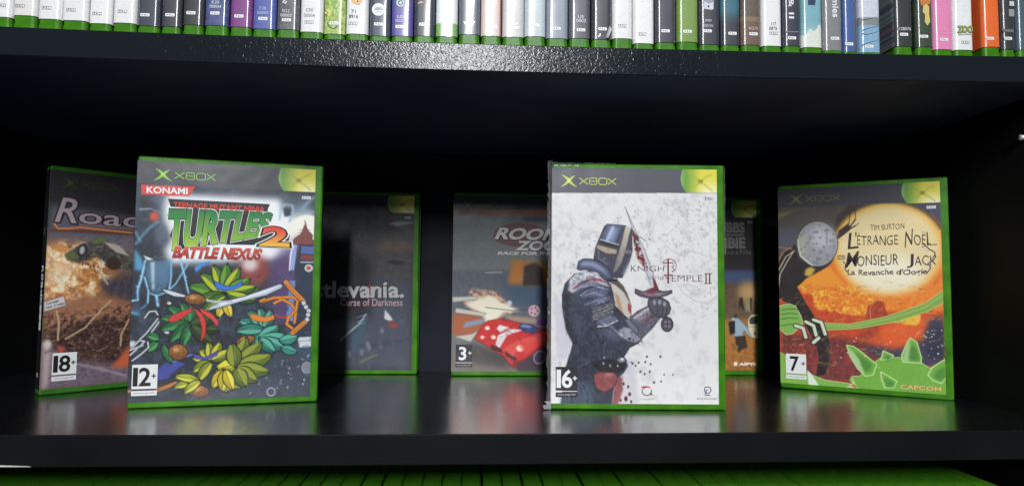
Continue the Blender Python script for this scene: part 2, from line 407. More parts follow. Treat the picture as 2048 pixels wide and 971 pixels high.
LOGO_G = (150,192,78)
def blade(x0,y0,x1,y1,bend,w0,n=8):
    """tapered curved stroke from centre out"""
    P=[];Q=[]
    d = np.array([x1-x0,y1-y0]); nn = np.array([-d[1],d[0]])
    for i in range(n+1):
        t=i/n; c=np.array([x0,y0])+d*t+nn*bend*math.sin(math.pi*t); wv=w0*(1-t)**0.8/2+0.06; m_=nn/np.linalg.norm(nn)
        P.append(c+m_*wv); Q.append(c-m_*wv)
    return P+Q[::-1]
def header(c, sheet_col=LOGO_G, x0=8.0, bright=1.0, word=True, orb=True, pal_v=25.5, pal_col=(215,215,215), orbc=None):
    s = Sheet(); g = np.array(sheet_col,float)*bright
    cx, cy = x0+6.4, 13.6
    for (dx,dy,bd) in ((-5.6,-4.6,0.06),(5.0,-4.0,-0.06),(-6.4,5.0,-0.05),(6.3,5.0,0.05)):
        s.poly(blade(cx,cy,cx+dx,cy+dy,bd,2.5), g, 2)
    s.poly([(cx-1.3,cy-1),(cx,cy-1.5),(cx+1.3,cy-1),(cx+1.2,cy+1),(cx,cy+1.4),(cx-1.2,cy+1)], np.minimum(g*1.15,255), 3)
    if word:
        a, bt, t = x0+14.6, 16.4, 11.4; wd=0.75
        s.stroke([(a,t),(a+6.6,bt)],wd,g,2); s.stroke([(a,bt),(a+6.6,t)],wd,g,3)
        a += 7.6
        s.stroke([(a+1.2,t),(a+5.6,t),(a+6.2,t+.7),(a+6.2,13.2),(a+5.6,13.9),(a+6.2,14.5),(a+6.2,bt-.6),(a+5.6,bt),(a+1.2,bt),(a+.2,bt-.9),(a+.2,14.6),(a+.9,13.9),(a+.2,13.2),(a+.2,t+.9)],wd*.9,g,2,closed=True)
        s.stroke([(a+.9,13.9),(a+5.8,13.9)],wd*.9,g,3)
        a += 7.4
        s.stroke([(a+1.1,t),(a+5.6,t),(a+6.5,t+1),(a+6.5,bt-1),(a+5.6,bt),(a+1.1,bt),(a+.2,bt-1),(a+.2,t+1)],wd,g,2,closed=True)
        a += 7.3
        s.stroke([(a,t),(a+6.4,bt)],wd,g,2); s.stroke([(a,bt),(a+6.4,t)],wd,g,3)
    s.build('header_logo', c.cover, M_PRINT, c.fmap)
    s = Sheet()
    s.rect(119.5,pal_v,126.3,pal_v+2.5,pal_col,2)
    s.text('P A L',(120.4,pal_v+2.0),(125.4,pal_v+2.0),(120.4,pal_v+.5),(60,60,60),3)
    s.build('region_label', c.cover, M_PRINT, c.fmap)
def orb(A, c, gl=1.0):
    """round green to yellow emblem cut by the right and top edge of the printed band"""
    uv2 = lambda P: P
    keep = A.to_uv; A.to_uv = lambda P: np.asarray(P,float)
    H = 22.2
    shape = [(102.6,IT),(IW,IT),(IW,H),(105.2,H),(103.2,19),(101.6,15.5),(101.0,11.5),(101.4,8)]
    mk = A.mask_poly(shape, 0.15)
    u = np.linspace(0,1,A.w)*A.W+A.ou; v = np.linspace(0,1,A.h)*A.H+A.ov; U,V = np.meshgrid(u,v)
    t = np.clip((U-101)/16,0,1)[...,None]; col = np.array([70,140,58.])*(1-t)+np.array([222,214,72.])*t
    g2 = np.exp(-(((U-124)/9)**2+((V-20.5)/6)**2))[...,None]; col = col*(1-g2)+np.array([245,240,190.])*g2
    g3 = np.exp(-(((U-101.5)/2.2)**2))[...,None]*.5; col = col*(1-g3)+np.array([190,220,160.])*g3
    A.put(mk, col*gl)
    for P in (((116.5,13.5),(110,8.5),(107.5,6.6)),((116.5,13.5),(111,18.4)),((116.5,13.5),(121,9.5),(125,8)),((116.5,13.5),(122,17.5),(125.5,20.5))):
        A.line(P, 1.7, (186,186,74), a=.5, soft=.5); A.line(P, .5, (130,132,62), a=.4, soft=.25)
    A.ell(116.5,13.2,2.2,1.6,(130,130,40),soft=.4,a=.7)
    A.to_uv = keep
def badge(c, num, u=4.0, v=158.5, dark=False, hgt=18.0, wd=17.2):
    s = Sheet(); bg, fg = ((38,40,46),(232,232,232)) if dark else ((222,224,224),(22,22,24))
    s.rect(u,v,u+wd,v+hgt,bg,2)
    k = len(num)
    x0, x1 = (u+1.2,u+12.4) if k==2 else (u+3.8,u+10.6)
    y0, y1 = v+15.6, v+2.6
    for i,ch in enumerate(num):
        if k==2: a,e = (x0,x0+2.3) if i==0 else (x0+3.8,x1)
        else: a,e = x0,x1
        s.text(ch,(a,y0),(e,y0),(a,y1),fg,3,offset=0.022)
    s.stroke([(u+13,v+8.6),(u+16.4,v+8.6)],.8,fg,3); s.stroke([(u+14.7,v+6.9),(u+14.7,v+10.3)],.8,fg,4)
    s.rect(u,v+hgt+1.4,u+wd,v+hgt+5.0,bg if not dark else (30,30,34),2)
    if dark: s.rect(u,v+hgt+.3,u+wd,v+hgt+.8,(220,220,220),2)
    s.text('www.pegi.info',(u+1.3,v+hgt+4.1),(u+wd-1.3,v+hgt+4.1),(u+1.3,v+hgt+2.1),(110,110,112) if not dark else (190,190,190),3)
    s.build('age_badge', c.cover, M_PRINT, c.fmap)
def leaf(cx, cy, L, Wd, ang, n=9):
    P=[]
    for i in range(n+1):
        t=i/n; P.append((t*L, -Wd*math.sin(math.pi*t)**.8*(1-.25*t)))
    for i in range(n-1,0,-1):
        t=i/n; P.append((t*L, Wd*math.sin(math.pi*t)**.8*(1-.25*t)))
    ca,sa=math.cos(ang),math.sin(ang)
    return [(cx+x*ca-y*sa, cy+x*sa+y*ca) for x,y in P]

# ================================================================== front left: storm-dark cover with green brush title
tur = Case(-0.24996, 0.08052, 0.21905, 'front left game case, big green and red lettering above clusters of green leaves')
A = tur.art((44,48,58))
Z3=(270,300,4.047); Z4=(450,300,4.047); ZA=(250,520,3.235); ZB=(440,520,3.236)
A.cloud([(255,360),(640,360),(640,800),(255,800)], (70,84,104), 30, .45, .8, 0, 5, 3)
A.poly([(270,300),(640,320),(640,384),(270,366)], (66,67,74), .3)  # dark printed header band, greyed by sleeve haze mixed into its colour
A.cloud([(270,300),(640,320),(640,384),(270,366)], (82,83,90), 30, .5, .7, 0, 8, 3)
A.poly([(300,384),(640,396),(640,470),(560,520),(330,530),(318,430)], (120,140,160), 5, .55)
# white glow behind the title
A.poly([(334,388),(560,398),(566,424),(596,446),(606,474),(590,500),(548,520),(340,526),(330,500),(345,478),(332,446),(326,420)], (238,240,243), 2.6)
A.poly([(500,440),(640,420),(640,500),(600,520),(540,500)], (236,236,238), 4, .85)
A.ell(*zpts(Z3,[(160,540)])[0], 9, 10, (208,86,64), 1.0)
A.line(zpts(Z3,[(40,480),(130,475),(200,500),(240,560)]), .8, (210,218,225), .8, .3, True)
A.line(zpts(Z3,[(190,580),(120,630),(40,720),(10,760)]), 1.6, (100,160,190), .8, .7)
A.line(zpts(Z3,[(5,660),(50,740)]), 1.2, (110,180,205), .8, .5)
A.poly(zpts(Z3,[(160,640),(240,600),(280,700),(230,780),(180,740)]), (88,98,116), 1.2, .9)
A.poly(zpts(Z3,[(70,850),(150,880),(280,850),(180,870),(130,890),(100,888)]), (235,238,240), .3)
A.poly(zpts(Z3,[(0,790),(60,880),(80,970),(0,970)]), (84,150,192), 1)
# electric blue structures
for P,wd in (([(135,0),(110,110),(85,190),(85,255),(45,260)],1.7),([(130,110),(155,200),(150,270)],1.4),([(300,0),(300,110),(285,200)],1.3),([(360,0),(385,90),(412,210)],1.5),([(160,210),(210,228),(270,205),(330,150),(410,20)],1.0),([(100,100),(115,105)],1),([(205,225),(215,290)],2.2),([(90,165),(75,170)],.8),([(400,105),(385,110)],.8)):
    A.line(zpts(ZA,P), wd, (104,178,222), .95, .25); A.line(zpts(ZA,P), wd*.4, (190,228,245), .8, .1)
A.poly(zpts(ZA,[(150,0),(300,0),(290,130),(240,215),(170,205),(140,100)]), (92,136,170), 1.2, .75)
A.poly(zpts(ZA,[(168,10),(195,10),(192,180),(178,190)]), (196,214,226), .6, .8)
A.poly(zpts(ZA,[(40,320),(110,345),(100,355),(40,345)]), (90,160,200), .5, .9)
A.line(zpts(ZA,[(110,310),(150,275)]), 1.2, (90,150,190), .8, .3)
A.ell(*zpts(ZA,[(287,275)])[0], 4,3,(220,222,226),.2); A.ell(*zpts(ZA,[(272,462)])[0], 5,3,(220,222,226),.2)
A.poly(zpts(ZA,[(35,520),(80,520),(70,550),(35,560)]), (220,222,226), .6)
# moon, tower and city
A.ell(614,470,40,40,(240,238,226),.6)
A.poly([(556,500),(600,470),(640,520),(640,560),(560,560)], (120,110,150), 3, .8)
A.ell(508,540,34,30,(150,66,62),3,.9); A.ell(500,528,16,14,(224,214,214),2.2,.9)
A.poly([(540,520),(590,500),(600,640),(540,640)], (86,66,110), 3, .9)
A.poly([(590,484),(630,484),(628,760),(586,700)], (46,54,74), .6)
A.poly(zpts(Z4,[(520,860),(545,740),(600,735),(560,970),(525,970)]), (150,165,215), .3)
A.line(zpts(Z4,[(548,760),(528,860),(520,970)]), .9,(238,240,245)); A.line(zpts(Z4,[(590,740),(575,860),(560,970)]), .7,(60,60,90))
A.poly([(578,560),(590,560),(586,640),(572,640)], (120,140,200), .4)
A.poly(zpts(Z4,[(640,610),(652,610),(672,655),(708,690),(700,720),(720,735),(720,765),(540,760),(560,715),(610,680),(625,655)]), (132,72,68), .2, outline=(80,40,42), ow=.5)
for k in range(5): A.line(zpts(Z4,[(570+k*8,735-k*22),(712-k*6,735-k*22)]), .5, (96,50,50), .8)
A.line(zpts(Z4,[(646,610),(646,570)]), .6,(60,44,50)); A.line(zpts(Z4,[(655,610),(656,590)]), .4,(60,44,50))
A.poly(zpts(Z4,[(615,775),(715,780),(715,840),(612,835)]), (88,104,160), .2); A.poly(zpts(Z4,[(615,845),(715,850),(712,890),(612,885)]), (130,62,62), .3)
A.line(zpts(Z4,[(610,905),(718,905)]), .7,(215,220,230))
A.ell(*zpts(ZB,[(572,50)])[0], 8.4,7.6,(176,206,196),.1); A.ell(*zpts(ZB,[(572,50)])[0], 4.5,4,(206,70,60),.2)
A.line(zpts(Z4,[(440,560),(455,460),(490,440),(545,450),(550,500),(520,580)]), 1.6, (150,185,205), .85, .5)
A.poly(zpts(Z4,[(470,470),(530,470),(530,530),(480,540)]), (50,58,72), .5)
A.line(zpts(Z4,[(620,480),(690,400),(730,380)]), 2.6, (130,165,190), .7, .9); A.line(zpts(Z4,[(600,500),(720,500)]), 1.5, (130,165,190), .6, .8)
# lower right rubble
A.poly(zpts(ZB,[(440,560),(590,560),(590,660),(470,640)]), (58,116,146), 2.5, .9)
rs = np.random.RandomState(4)
A.poly([(520,690),(630,700),(628,792),(450,796),(470,745)], (58,66,80), 3)
for k in range(60):
    x = 500+rs.rand()*125; y = 705+rs.rand()*82; a_ = rs.rand()*6.3; l_ = 3+rs.rand()*6
    if x < 560 and y < 720+ (560-x)*.6: continue
    c_ = [(186,198,212),(96,112,132),(28,32,42),(130,150,168)][rs.randint(4)]
    A.poly([(x,y),(x+l_*math.cos(a_),y+l_*math.sin(a_)),(x+l_*.7*math.cos(a_+.7),y+l_*.7*math.sin(a_+.7))], c_, .1, .8)
A.ell(*zpts(ZB,[(330,845)])[0], 8,8,(66,74,88),.1,outline=(190,200,212),ow=.6); A.ell(*zpts(ZB,[(560,690)])[0], 10,11,(120,124,138),.3,outline=(190,170,180),ow=.4)
A.poly(zpts(ZB,[(500,495),(592,490),(592,555),(510,560)]), (204,208,214), .4); A.line(zpts(ZB,[(505,520),(592,515)]), .8, (150,156,168))
A.poly(zpts(ZA,[(210,700),(260,655),(340,645),(400,665),(340,700),(280,760),(215,775)]), (66,74,150), .4, outline=(28,30,60), ow=.4)
A.line(zpts(ZA,[(440,605),(370,625),(300,660)]), 1.6, (96,120,196), 1, .1)
A.line(zpts(ZA,[(210,835),(330,790)]), 2.6, (184,112,50), 1, .1)
A.poly(zpts(ZA,[(20,832),(45,832),(45,850),(20,850)]), (190,130,80), .3)
# generic stand-in artwork: a tangle of jungle leaves, gourds and ribbons in the same colours
BK=(16,22,14)
painterly(A,None,[(262,560),(590,545),(628,700),(600,792),(262,792)],[(24,34,40),(70,92,112),(40,70,66),(100,120,140),(30,56,40)],520,14,1.1,100,-.6,2.2,.5,.2)
painterly(A,None,[(272,380),(330,380),(330,520),(262,560)],[(30,34,44),(110,130,150),(80,96,116)],70,14,.9,107,-.9,1.5,.5,.3)
def lf(z,x,y,L,Wd,a,col,hi,lo=None):
    P = leaf(*zpts(z,[(x,y)])[0], L, Wd, a); A.poly(P, col, .1, grad2=lo, outline=BK, ow=.75)
    Q = leaf(*zpts(z,[(x,y)])[0], L*.93, Wd*.5, a); ox,oy = -math.sin(a)*-Wd*.28, math.cos(a)*-Wd*.28
    A.poly([(p[0]+ox+L*.03*math.cos(a),p[1]+oy+L*.03*math.sin(a)) for p in Q], hi, .3, .85)
    A.line([P[0], P[9]], .4, BK, .8)
G1,Y1,G2,O1,T1 = (72,132,42),(196,206,44),(40,110,62),(112,128,44),(52,136,120)
D1 = (44,84,28)
for a_ in (-2.9,-2.4,-1.9,-1.45,-1.0,-.5,-.1): lf(ZA,640,215,62 if abs(a_+1.5)<1.2 else 74,14,a_,G1,Y1 if a_ in(-2.4,-1.0,-1.9) else (110,166,54),D1)
for a_ in (-.2,.25,2.9,2.5): lf(ZA,650,215,64,13,a_,(60,112,36),Y1,D1)
lf(ZA,640,250,40,11,1.9,(204,178,44),(232,214,90)); lf(ZA,640,250,40,11,1.2,(204,178,44),(232,214,90))
# left dark green cluster
for a_,L_ in ((-2.95,64),(-2.5,58),(-2.0,46),(2.95,66),(2.45,60),(1.95,54),(-1.5,36)): lf(ZA,430,400,L_,12,a_,G2,(70,158,92),(20,70,44))
for a_ in (.2,-.3,.7): lf(ZA,420,420,60,15,a_,(44,66,34),(70,92,44),(28,44,24))
lf(ZA,215,520,30,10,2.4,G2,(80,164,96)); lf(ZA,230,500,28,10,3.4,G2,(80,164,96)); lf(ZA,240,540,44,9,1.1,G2,(70,150,80))
# ribbons
A.poly(zpts(ZA,[(280,385),(300,355),(360,330),(430,305),(440,320),(390,360),(340,390),(300,400)]), (206,60,56), .1, outline=(70,20,20), ow=.4)
A.poly(zpts(ZA,[(440,300),(500,340),(525,400),(520,480),(490,530),(500,440),(480,370)]), (206,62,58), .1, outline=(90,24,24), ow=.4)
A.poly(zpts(ZA,[(480,305),(560,340),(605,390),(600,430),(560,380),(500,340)]), (214,72,64), .1, outline=(90,24,24), ow=.4)
A.poly(zpts(ZA,[(450,50),(480,20),(540,5),(560,10),(500,40),(462,78)]), (72,140,212), .2)
A.poly(zpts(ZA,[(575,130),(640,160),(700,165),(760,130),(755,165),(700,190),(640,195),(590,180)]), (60,116,206), .1, outline=(20,40,90), ow=.4)
# forks of pale metal
for P in ([(75,530),(140,470),(215,375)],[(130,370),(160,330),(200,325),(215,350)],[(175,460),(205,420),(222,395)],[(35,610),(90,560),(130,520),(95,515),(30,580)],[(50,645),(110,600),(155,560),(150,525)],[(35,578),(120,545)]):
    A.line(zpts(ZA,P), 1.6, (30,34,42), .9); A.line(zpts(ZA,P), 1.0, (206,210,216))
# teal cluster at the right
for a_,L_ in ((-2.8,56),(-2.3,50),(-1.8,44),(2.8,54),(2.2,46),(-1.2,40),(3.1,60)): lf(ZB,290,440,L_,13,a_,T1,(100,186,164),(22,76,76))
for a_,L_ in ((-.5,48),(.0,70),(.35,72),(.75,44)): lf(ZB,250,500,L_,14,a_,T1,(96,184,160),(28,90,86))
lf(ZB,400,540,34,12,-.8,T1,(110,190,166)); lf(ZB,380,520,40,12,-.2,T1,(96,180,156)); lf(ZB,390,560,36,11,.3,T1,(70,156,140))
A.poly(zpts(ZB,[(190,340),(240,350),(290,365),(350,350),(352,378),(300,398),(240,392),(205,380)]), (222,132,44), .1, outline=(80,40,16), ow=.4)
for P in ([(270,265),(350,240),(470,235),(500,260)],[(350,275),(400,250),(460,280),(490,330),(480,400)],[(500,260),(490,320),(440,370),(430,410),(470,440)],[(262,262),(290,250)]):
    A.line(zpts(ZB,P), 2.6, (90,48,16)); A.line(zpts(ZB,P), 1.8, (222,136,52))
A.line(zpts(ZB,[(355,350),(385,365),(430,365)]), 1.2, (190,60,50))
# crossed sticks, chain
for P,c_ in (([(425,140),(470,195),(540,265)],(212,136,60)),([(470,465),(510,430),(550,395)],(212,136,60))):
    A.line(zpts(ZB,P), 4.6, (60,34,16)); A.line(zpts(ZB,P), 3.6, c_)
    for t in np.linspace(.1,.9,7):
        q = zpts(ZB,[P[0],P[-1]]); x,y = q[0][0]*(1-t)+q[1][0]*t, q[0][1]*(1-t)+q[1][1]*t; A.line([(x-4,y+1),(x+3,y+3)],.4,(120,70,26))
for x,y in ((540,275),(555,300),(572,325),(568,350),(562,380)): A.ell(*zpts(ZB,[(x,y)])[0],5,5,(196,200,208),.1,outline=(40,44,52),ow=.5)
# long curved blade
A.poly(zpts(ZB,[(-60,295),(0,268),(150,232),(300,180),(385,150),(408,158),(395,180),(300,225),(150,262),(0,305),(-90,325)]), (186,196,214), .1, outline=(34,40,56), ow=.6)
A.poly(zpts(ZB,[(0,278),(150,240),(300,192),(395,158),(300,205),(150,248),(0,292)]), (232,236,242), .2)
A.poly(zpts(ZA,[(235,180),(300,195),(400,225),(420,240),(320,232),(270,212)]), (208,212,222), .1, outline=(40,46,60), ow=.5)
A.line(zpts(ZA,[(520,255),(600,268),(690,262)]), 1.6, (180,190,206))
# gourds
for z_,x,y,rx,ry,r_ in ((ZA,455,250,21,11,.1),(ZA,345,590,19,16,.0),(ZA,480,840,20,12,.1),(ZB,165,515,19,9,-.3)):
    q = zpts(z_,[(x,y)])[0]; A.ell(*q,rx,ry,(172,112,58),.1,rot=r_,outline=(50,30,18),ow=.7,grad2=(112,70,38))
    for k in (-.5,0,.5): A.line([(q[0]+k*rx,q[1]-ry*.85),(q[0]+k*rx*1.3,q[1]),(q[0]+k*rx,q[1]+ry*.85)],.4,(78,46,24),.8)
    A.ell(q[0]-rx*.2,q[1]-ry*.3,rx*.35,ry*.3,(214,164,104),.6,.8)
# yellow-green cluster at the bottom
for a_,L_ in ((-2.9,40),(-2.3,34),(-1.7,40),(-1.1,44),(-.5,48),(2.7,44),(2.2,50)): lf(ZA,560,650,L_,12,a_,(134,148,44),(214,204,70),(74,96,30))
A.poly(zpts(ZA,[(440,600),(520,625),(600,580),(596,610),(530,640),(450,630)]), (84,82,176), .1, outline=(30,28,70), ow=.4)
for a_,L_ in ((.2,70),(-.25,62),(.65,64),(1.1,52)): lf(ZA,590,700,L_,17,a_,(196,188,34),(226,216,70),(120,140,34))
for a_,L_ in ((2.9,58),(3.3,54),(2.5,44)): lf(ZA,490,770,L_,10,a_,(190,192,46),(222,220,84),(90,112,32))
for a_,L_ in ((-1.2,66),(-.75,74),(-.3,78),(.15,70),(.6,52),(1.1,44),(-1.7,50)): lf(ZB,100,690,L_,18,a_,(108,124,40),(150,158,56),(70,88,32))
for a_ in (2.2,1.7,1.2): lf(ZB,30,700,46,13,a_,(206,188,36),(232,220,84),(160,140,34))
A.grain(4,3,2)
orb(A, tur)
tur.finish(A, None)
S = Sheet()
q = lambda P,z=None: tur.to_uv(P if z is None else zpts(z,P))
S.poly(q([(52,280),(488,296),(440,372),(54,360)],Z3), (206,66,62), 1)
a_ = q([(96,346),(424,358),(98,296)],Z3); S.text('KONAMI',a_[0],a_[1],a_[2],(238,238,238),2,offset=.022)
S.build('publisher_badge', tur.cover, M_PRINT, tur.fmap)
S = Sheet(); K_=(16,18,20)
# dark plaque
S.poly(q([(336,397),(540,408),(535,420),(546,434),(520,470),(560,462),(580,470),(574,496),(520,490),(430,488),(352,500),(340,470),(350,444),(334,430),(342,415)]), (30,34,36), 1)
a_ = q([(347,417.5),(529,426.5),(347.5,404)]); S.text('TEENAGE MUTANT NINJA',a_[0],a_[1],a_[2],(206,62,46),3,offset=.03)
def wp(q_):
    x,y = q_[:,0].copy(), q_[:,1].copy(); b0 = -.14+.30*x+.10*x*x; t0 = 1.02-.12*x
    y2 = b0*(1-y)+t0*y; x2 = x+.09*(y-.5)-.03*y*(1-x); return np.stack([x2,y2],1)
a_ = q([(343,488),(541,484),(338,423)])
gg = lambda uv: None
tv0, tv1 = a_[2][1], a_[0][1]+3
S.text('TURTLES',a_[0],a_[1],a_[2],(244,246,244),3,offset=.085,warp=wp)
S.text('TURTLES',a_[0],a_[1],a_[2],K_,4,offset=.066,warp=wp)
S.text('TURTLES',a_[0],a_[1],a_[2],grad(tv0,tv1,(22,120,62),(176,206,60)),5,offset=.048,warp=wp)
a_ = q([(526,490),(568,493),(531,454)])
def wp2(q_): return np.stack([q_[:,0]+.25*(1-q_[:,1])*(q_[:,0]-.35), q_[:,1]+.04*q_[:,0]],1)
S.text('2',a_[0],a_[1],a_[2],(244,246,244),6,offset=.10,warp=wp2); S.text('2',a_[0],a_[1],a_[2],K_,7,offset=.075,warp=wp2)
S.text('2',a_[0],a_[1],a_[2],grad(a_[2][1],a_[0][1],(214,56,52),(240,190,70)),8,offset=.035,warp=wp2)
a_ = q([(346,514),(519,519),(352,493)])
for of,c_,l_ in ((.085,(244,244,240),6),(.06,(40,16,14),7)): S.text('BATTLE NEXUS',a_[0],a_[1],a_[2],c_,l_,offset=of)
S.text('BATTLE NEXUS',a_[0],a_[1],a_[2],grad(a_[2][1],a_[0][1],(232,96,76),(172,38,34)),8,offset=.03)
S.build('title_lettering', tur.cover, M_PRINT, tur.fmap)
header(tur, (140,190,76), 11.5)
badge(tur, '12', 2.6, 157.5)
tur.spine((30,32,40))

# ================================================================== front right: white knight cover in torn film
kni = Case(0.06624, 0.07702, -0.04554, 'film wrapped game case with a white cover showing an armoured knight with sword')
A = kni.art((224,223,222))
A.cloud([(1090,380),(1450,380),(1450,830),(1090,830)], (196,197,203), 26, .52, .7, 0, 3, 4)
A.cloud([(1250,390),(1450,390),(1450,640),(1320,640)], (176,177,184), 9, .60, .7, 3, 11, 8)
A.cloud([(1330,400),(1440,400),(1440,500),(1340,500)], (160,161,168), 5, .62, .6, 3, 13, 9)
A.cloud([(1090,430),(1200,430),(1200,760),(1090,760)], (186,182,192), 10, .56, .6, 3, 17, 8)
Z5=(1090,400,3.235); ZK=(1080,550,3.348); Z6=(1230,400,3.235); ZH=(1080,310,3.883)
A.poly([(1090,300),(1460,300),(1460,386.5),(1090,386)], (86,87,96), .1)  # header print lifted to grey, the glossy sleeve's sheen included in the colour
A.cloud([(1090,300),(1460,300),(1460,386),(1090,386)], (86,86,98), 30, .5, .6, 0, 21, 3)
for P in ([(300,260),(360,320),(430,360)],[(400,360),(450,330),(540,340),(600,370)],[(230,130),(215,200),(180,280)]): A.line(zpts(Z6,P), .6, (176,178,184), .7, .2)
for P in ([(400,540),(440,600),(520,650),(600,670),(650,620)],[(420,560),(470,540),(530,560),(560,600),(530,612),(480,590),(455,560)],[(615,560),(612,600),(625,612)]): A.line(zpts(Z6,P), .7, (188,187,190), .9, .2)
A.poly(zpts(ZK,[(480,560),(640,560),(700,500),(620,620),(650,700),(640,860),(600,860),(590,700)]), (196,192,206), 1.5, .8)
A.poly(zpts(ZK,[(90,100),(150,200),(210,450),(230,470),(170,560),(120,560)]), (202,198,212), 1.2, .8)
# coat of the torso
NV=(50,53,68); OUT=(26,27,34)
A.poly(zpts(ZK,[(470,60),(520,40),(580,110),(610,200),(610,270),(560,290),(500,200)]), (196,190,184), .2, outline=(70,64,60), ow=.4)
A.poly(zpts(ZK,[(470,50),(500,60),(560,110),(605,190),(600,170),(560,70),(520,30)]), (88,74,68), .3)
A.poly(zpts(ZK,[(500,110),(530,140),(560,260),(530,270)]), (176,140,104), .5, .9); A.poly(zpts(ZK,[(590,180),(608,200),(608,260),(588,230)]), (176,50,44), .3)
A.poly(zpts(ZK,[(480,690),(580,640),(600,700),(640,866),(470,866)]), (206,202,204), .3)
A.poly(zpts(ZK,[(510,680),(550,670),(556,760),(520,866),(480,866)]), (128,56,60), .6, .8)
for x,y,r in ((590,740,3),(600,790,4),(575,820,5),(560,720,3),(610,840,3),(540,830,3)): A.ell(*zpts(ZK,[(x,y)])[0],r*.7,r*1.1,(80,36,42),.1)
A.poly(zpts(ZK,[(200,520),(430,540),(560,540),(590,600),(560,650),(500,700),(480,866),(140,866),(150,790),(170,620)]), (48,52,66), .3, tex=26)
A.poly(zpts(ZK,[(150,780),(250,700),(350,720),(360,860),(140,866)]), (66,78,100), 1.5, .9)
body = [(170,55),(150,130),(152,210),(178,360),(222,450),(205,520),(190,580),(300,580),(430,560),(560,545),(600,480),(660,450),(690,410),(640,350),(600,300),(540,240),(500,200),(490,120),(470,60),(420,10),(330,-30),(230,-10)]
A.poly(zpts(ZK,body), NV, .2, outline=OUT, ow=.5, tex=34)
A.poly(zpts(ZK,[(160,120),(200,120),(240,330),(260,480),(222,450),(178,360),(155,210)]), (34,36,46), 1.2, .8)
# white and red shoulder cloth
A.poly(zpts(Z5,[(160,510),(200,470),(260,458),(330,470),(390,520),(420,560),(360,545),(300,540),(240,560),(180,600),(150,580)]), (206,206,210), .5)
A.poly(zpts(Z5,[(175,570),(240,525),(300,500),(360,505),(395,535),(350,520),(300,518),(240,545),(190,575)]), (166,54,62), .4)
A.poly(zpts(ZK,[(250,40),(380,30),(450,100),(470,190),(400,230),(300,200),(240,130)]), (98,108,140), 3.2, .75)
A.poly(zpts(ZK,[(400,350),(500,340),(560,420),(500,440),(420,400)]), (96,104,132), 2.6, .7)
A.poly(zpts(ZK,[(200,250),(240,240),(300,420),(250,430)]), (74,82,108), 2.4, .7)
# shoulder plates
for k,(P,hi) in enumerate(((([(215,600),(250,575),(330,550),(400,560),(420,600),(380,630),(300,640),(240,650)]),(124,134,164)),(([(235,650),(300,635),(390,620),(425,610),(420,660),(370,690),(300,700)]),(150,160,188)))):
    A.poly(zpts(Z5,P), (70,76,100), .4, outline=OUT, ow=.5); c0 = np.mean(P,0); A.ell(*zpts(Z5,[(c0[0]+25,c0[1])])[0],17,6.5,hi,2.0,.9)
A.line(zpts(Z5,[(230,615),(280,580),(350,560),(410,575)]), .5, (180,186,200)); A.line(zpts(Z5,[(240,560),(300,548),(380,560)]), .5, (150,156,176))
# mail sleeve
A.poly(zpts(Z5,[(310,690),(420,640),(445,700),(440,735),(330,775),(305,740)]), (54,54,62), .4)
painterly(A,ZK,body,[(28,30,40),(78,84,108),(104,112,138),(38,40,52),(20,20,26)],420,15,.8,101,1.2,1.6,.55)
painterly(A,ZK,[(200,520),(560,540),(590,600),(480,866),(140,866),(160,640)],[(26,30,40),(70,84,110),(90,100,124),(20,20,26)],170,16,.9,102,1.3,.8,.5)
painterly(A,Z5,[(160,510),(260,458),(390,520),(420,560),(240,560),(180,600)],[(236,236,240),(150,150,160),(120,60,66)],60,8,.5,103,-.4,.5,.6)
rs = np.random.RandomState(9)
for i in range(9):
    for j in range(11):
        x = 312+j*12+ (i%2)*6; y = 700+i*9-j*3.4+rs.randn()*1.5
        A.ell(*zpts(Z5,[(x,y)])[0],1.4,.8,(188,186,188),.1,.9,rot=-.3)
# elbow
A.poly(zpts(Z5,[(325,780),(380,760),(440,735),(475,755),(450,790),(400,815),(350,822)]), (96,100,120), .3, outline=OUT, ow=.5); A.line(zpts(Z5,[(340,815),(400,805),(460,775)]), .8, (206,210,218)); A.line(zpts(Z5,[(345,775),(430,745)]), .6, (180,184,196))
# forearm
A.poly(zpts(ZK,[(600,285),(650,240),(720,205),(760,170),(830,190),(840,240),(800,285),(760,340),(700,400),(670,430),(640,370)]), (92,92,106), .3, outline=OUT, ow=.6, tex=36)
A.poly(zpts(ZK,[(640,270),(720,225),(770,215),(740,250),(660,310)]), (160,160,172), 1.4, .8); A.cloud(zpts(ZK,[(650,240),(740,220),(760,300),(690,330)]), (120,48,56), 5, .52, .9, .5, 31, 9)
A.poly(zpts(ZK,[(520,370),(560,340),(620,350),(660,400),(680,430),(640,450),(570,430),(530,400)]), (150,150,164), .8, outline=(60,60,74), ow=.5, tex=40)
A.ell(*zpts(ZK,[(598,422)])[0],3.4,2.2,(30,30,36),.2,rot=.6); A.ell(*zpts(ZK,[(545,395)])[0],2,2,(220,222,226),.3)
A.poly(zpts(ZK,[(560,290),(600,290),(660,360),(650,400),(600,350)]), (110,112,130), .4, outline=OUT, ow=.4)
A.poly(zpts(ZK,[(380,300),(470,260),(530,290),(500,310),(420,345)]), (104,108,130), .5, outline=OUT, ow=.4); A.line(zpts(ZK,[(395,340),(450,335),(520,300)]), .8, (212,214,220))
painterly(A,ZK,[(600,285),(760,170),(840,240),(760,340),(670,430)],[(40,40,50),(170,170,182),(120,120,136),(90,40,46)],110,8,.6,104,-.7,.6,.6)
painterly(A,ZK,[(520,370),(620,350),(680,430),(570,430)],[(210,210,220),(90,90,104),(40,40,50)],50,6,.5,105,.6,1,.6)
A.line(zpts(ZK,[(630,285),(700,235),(760,200)]), 1.6, (214,214,224), .75, .5); A.line(zpts(ZK,[(420,320),(480,340),(540,400)]), 1.2, (170,176,196), .6, .4)
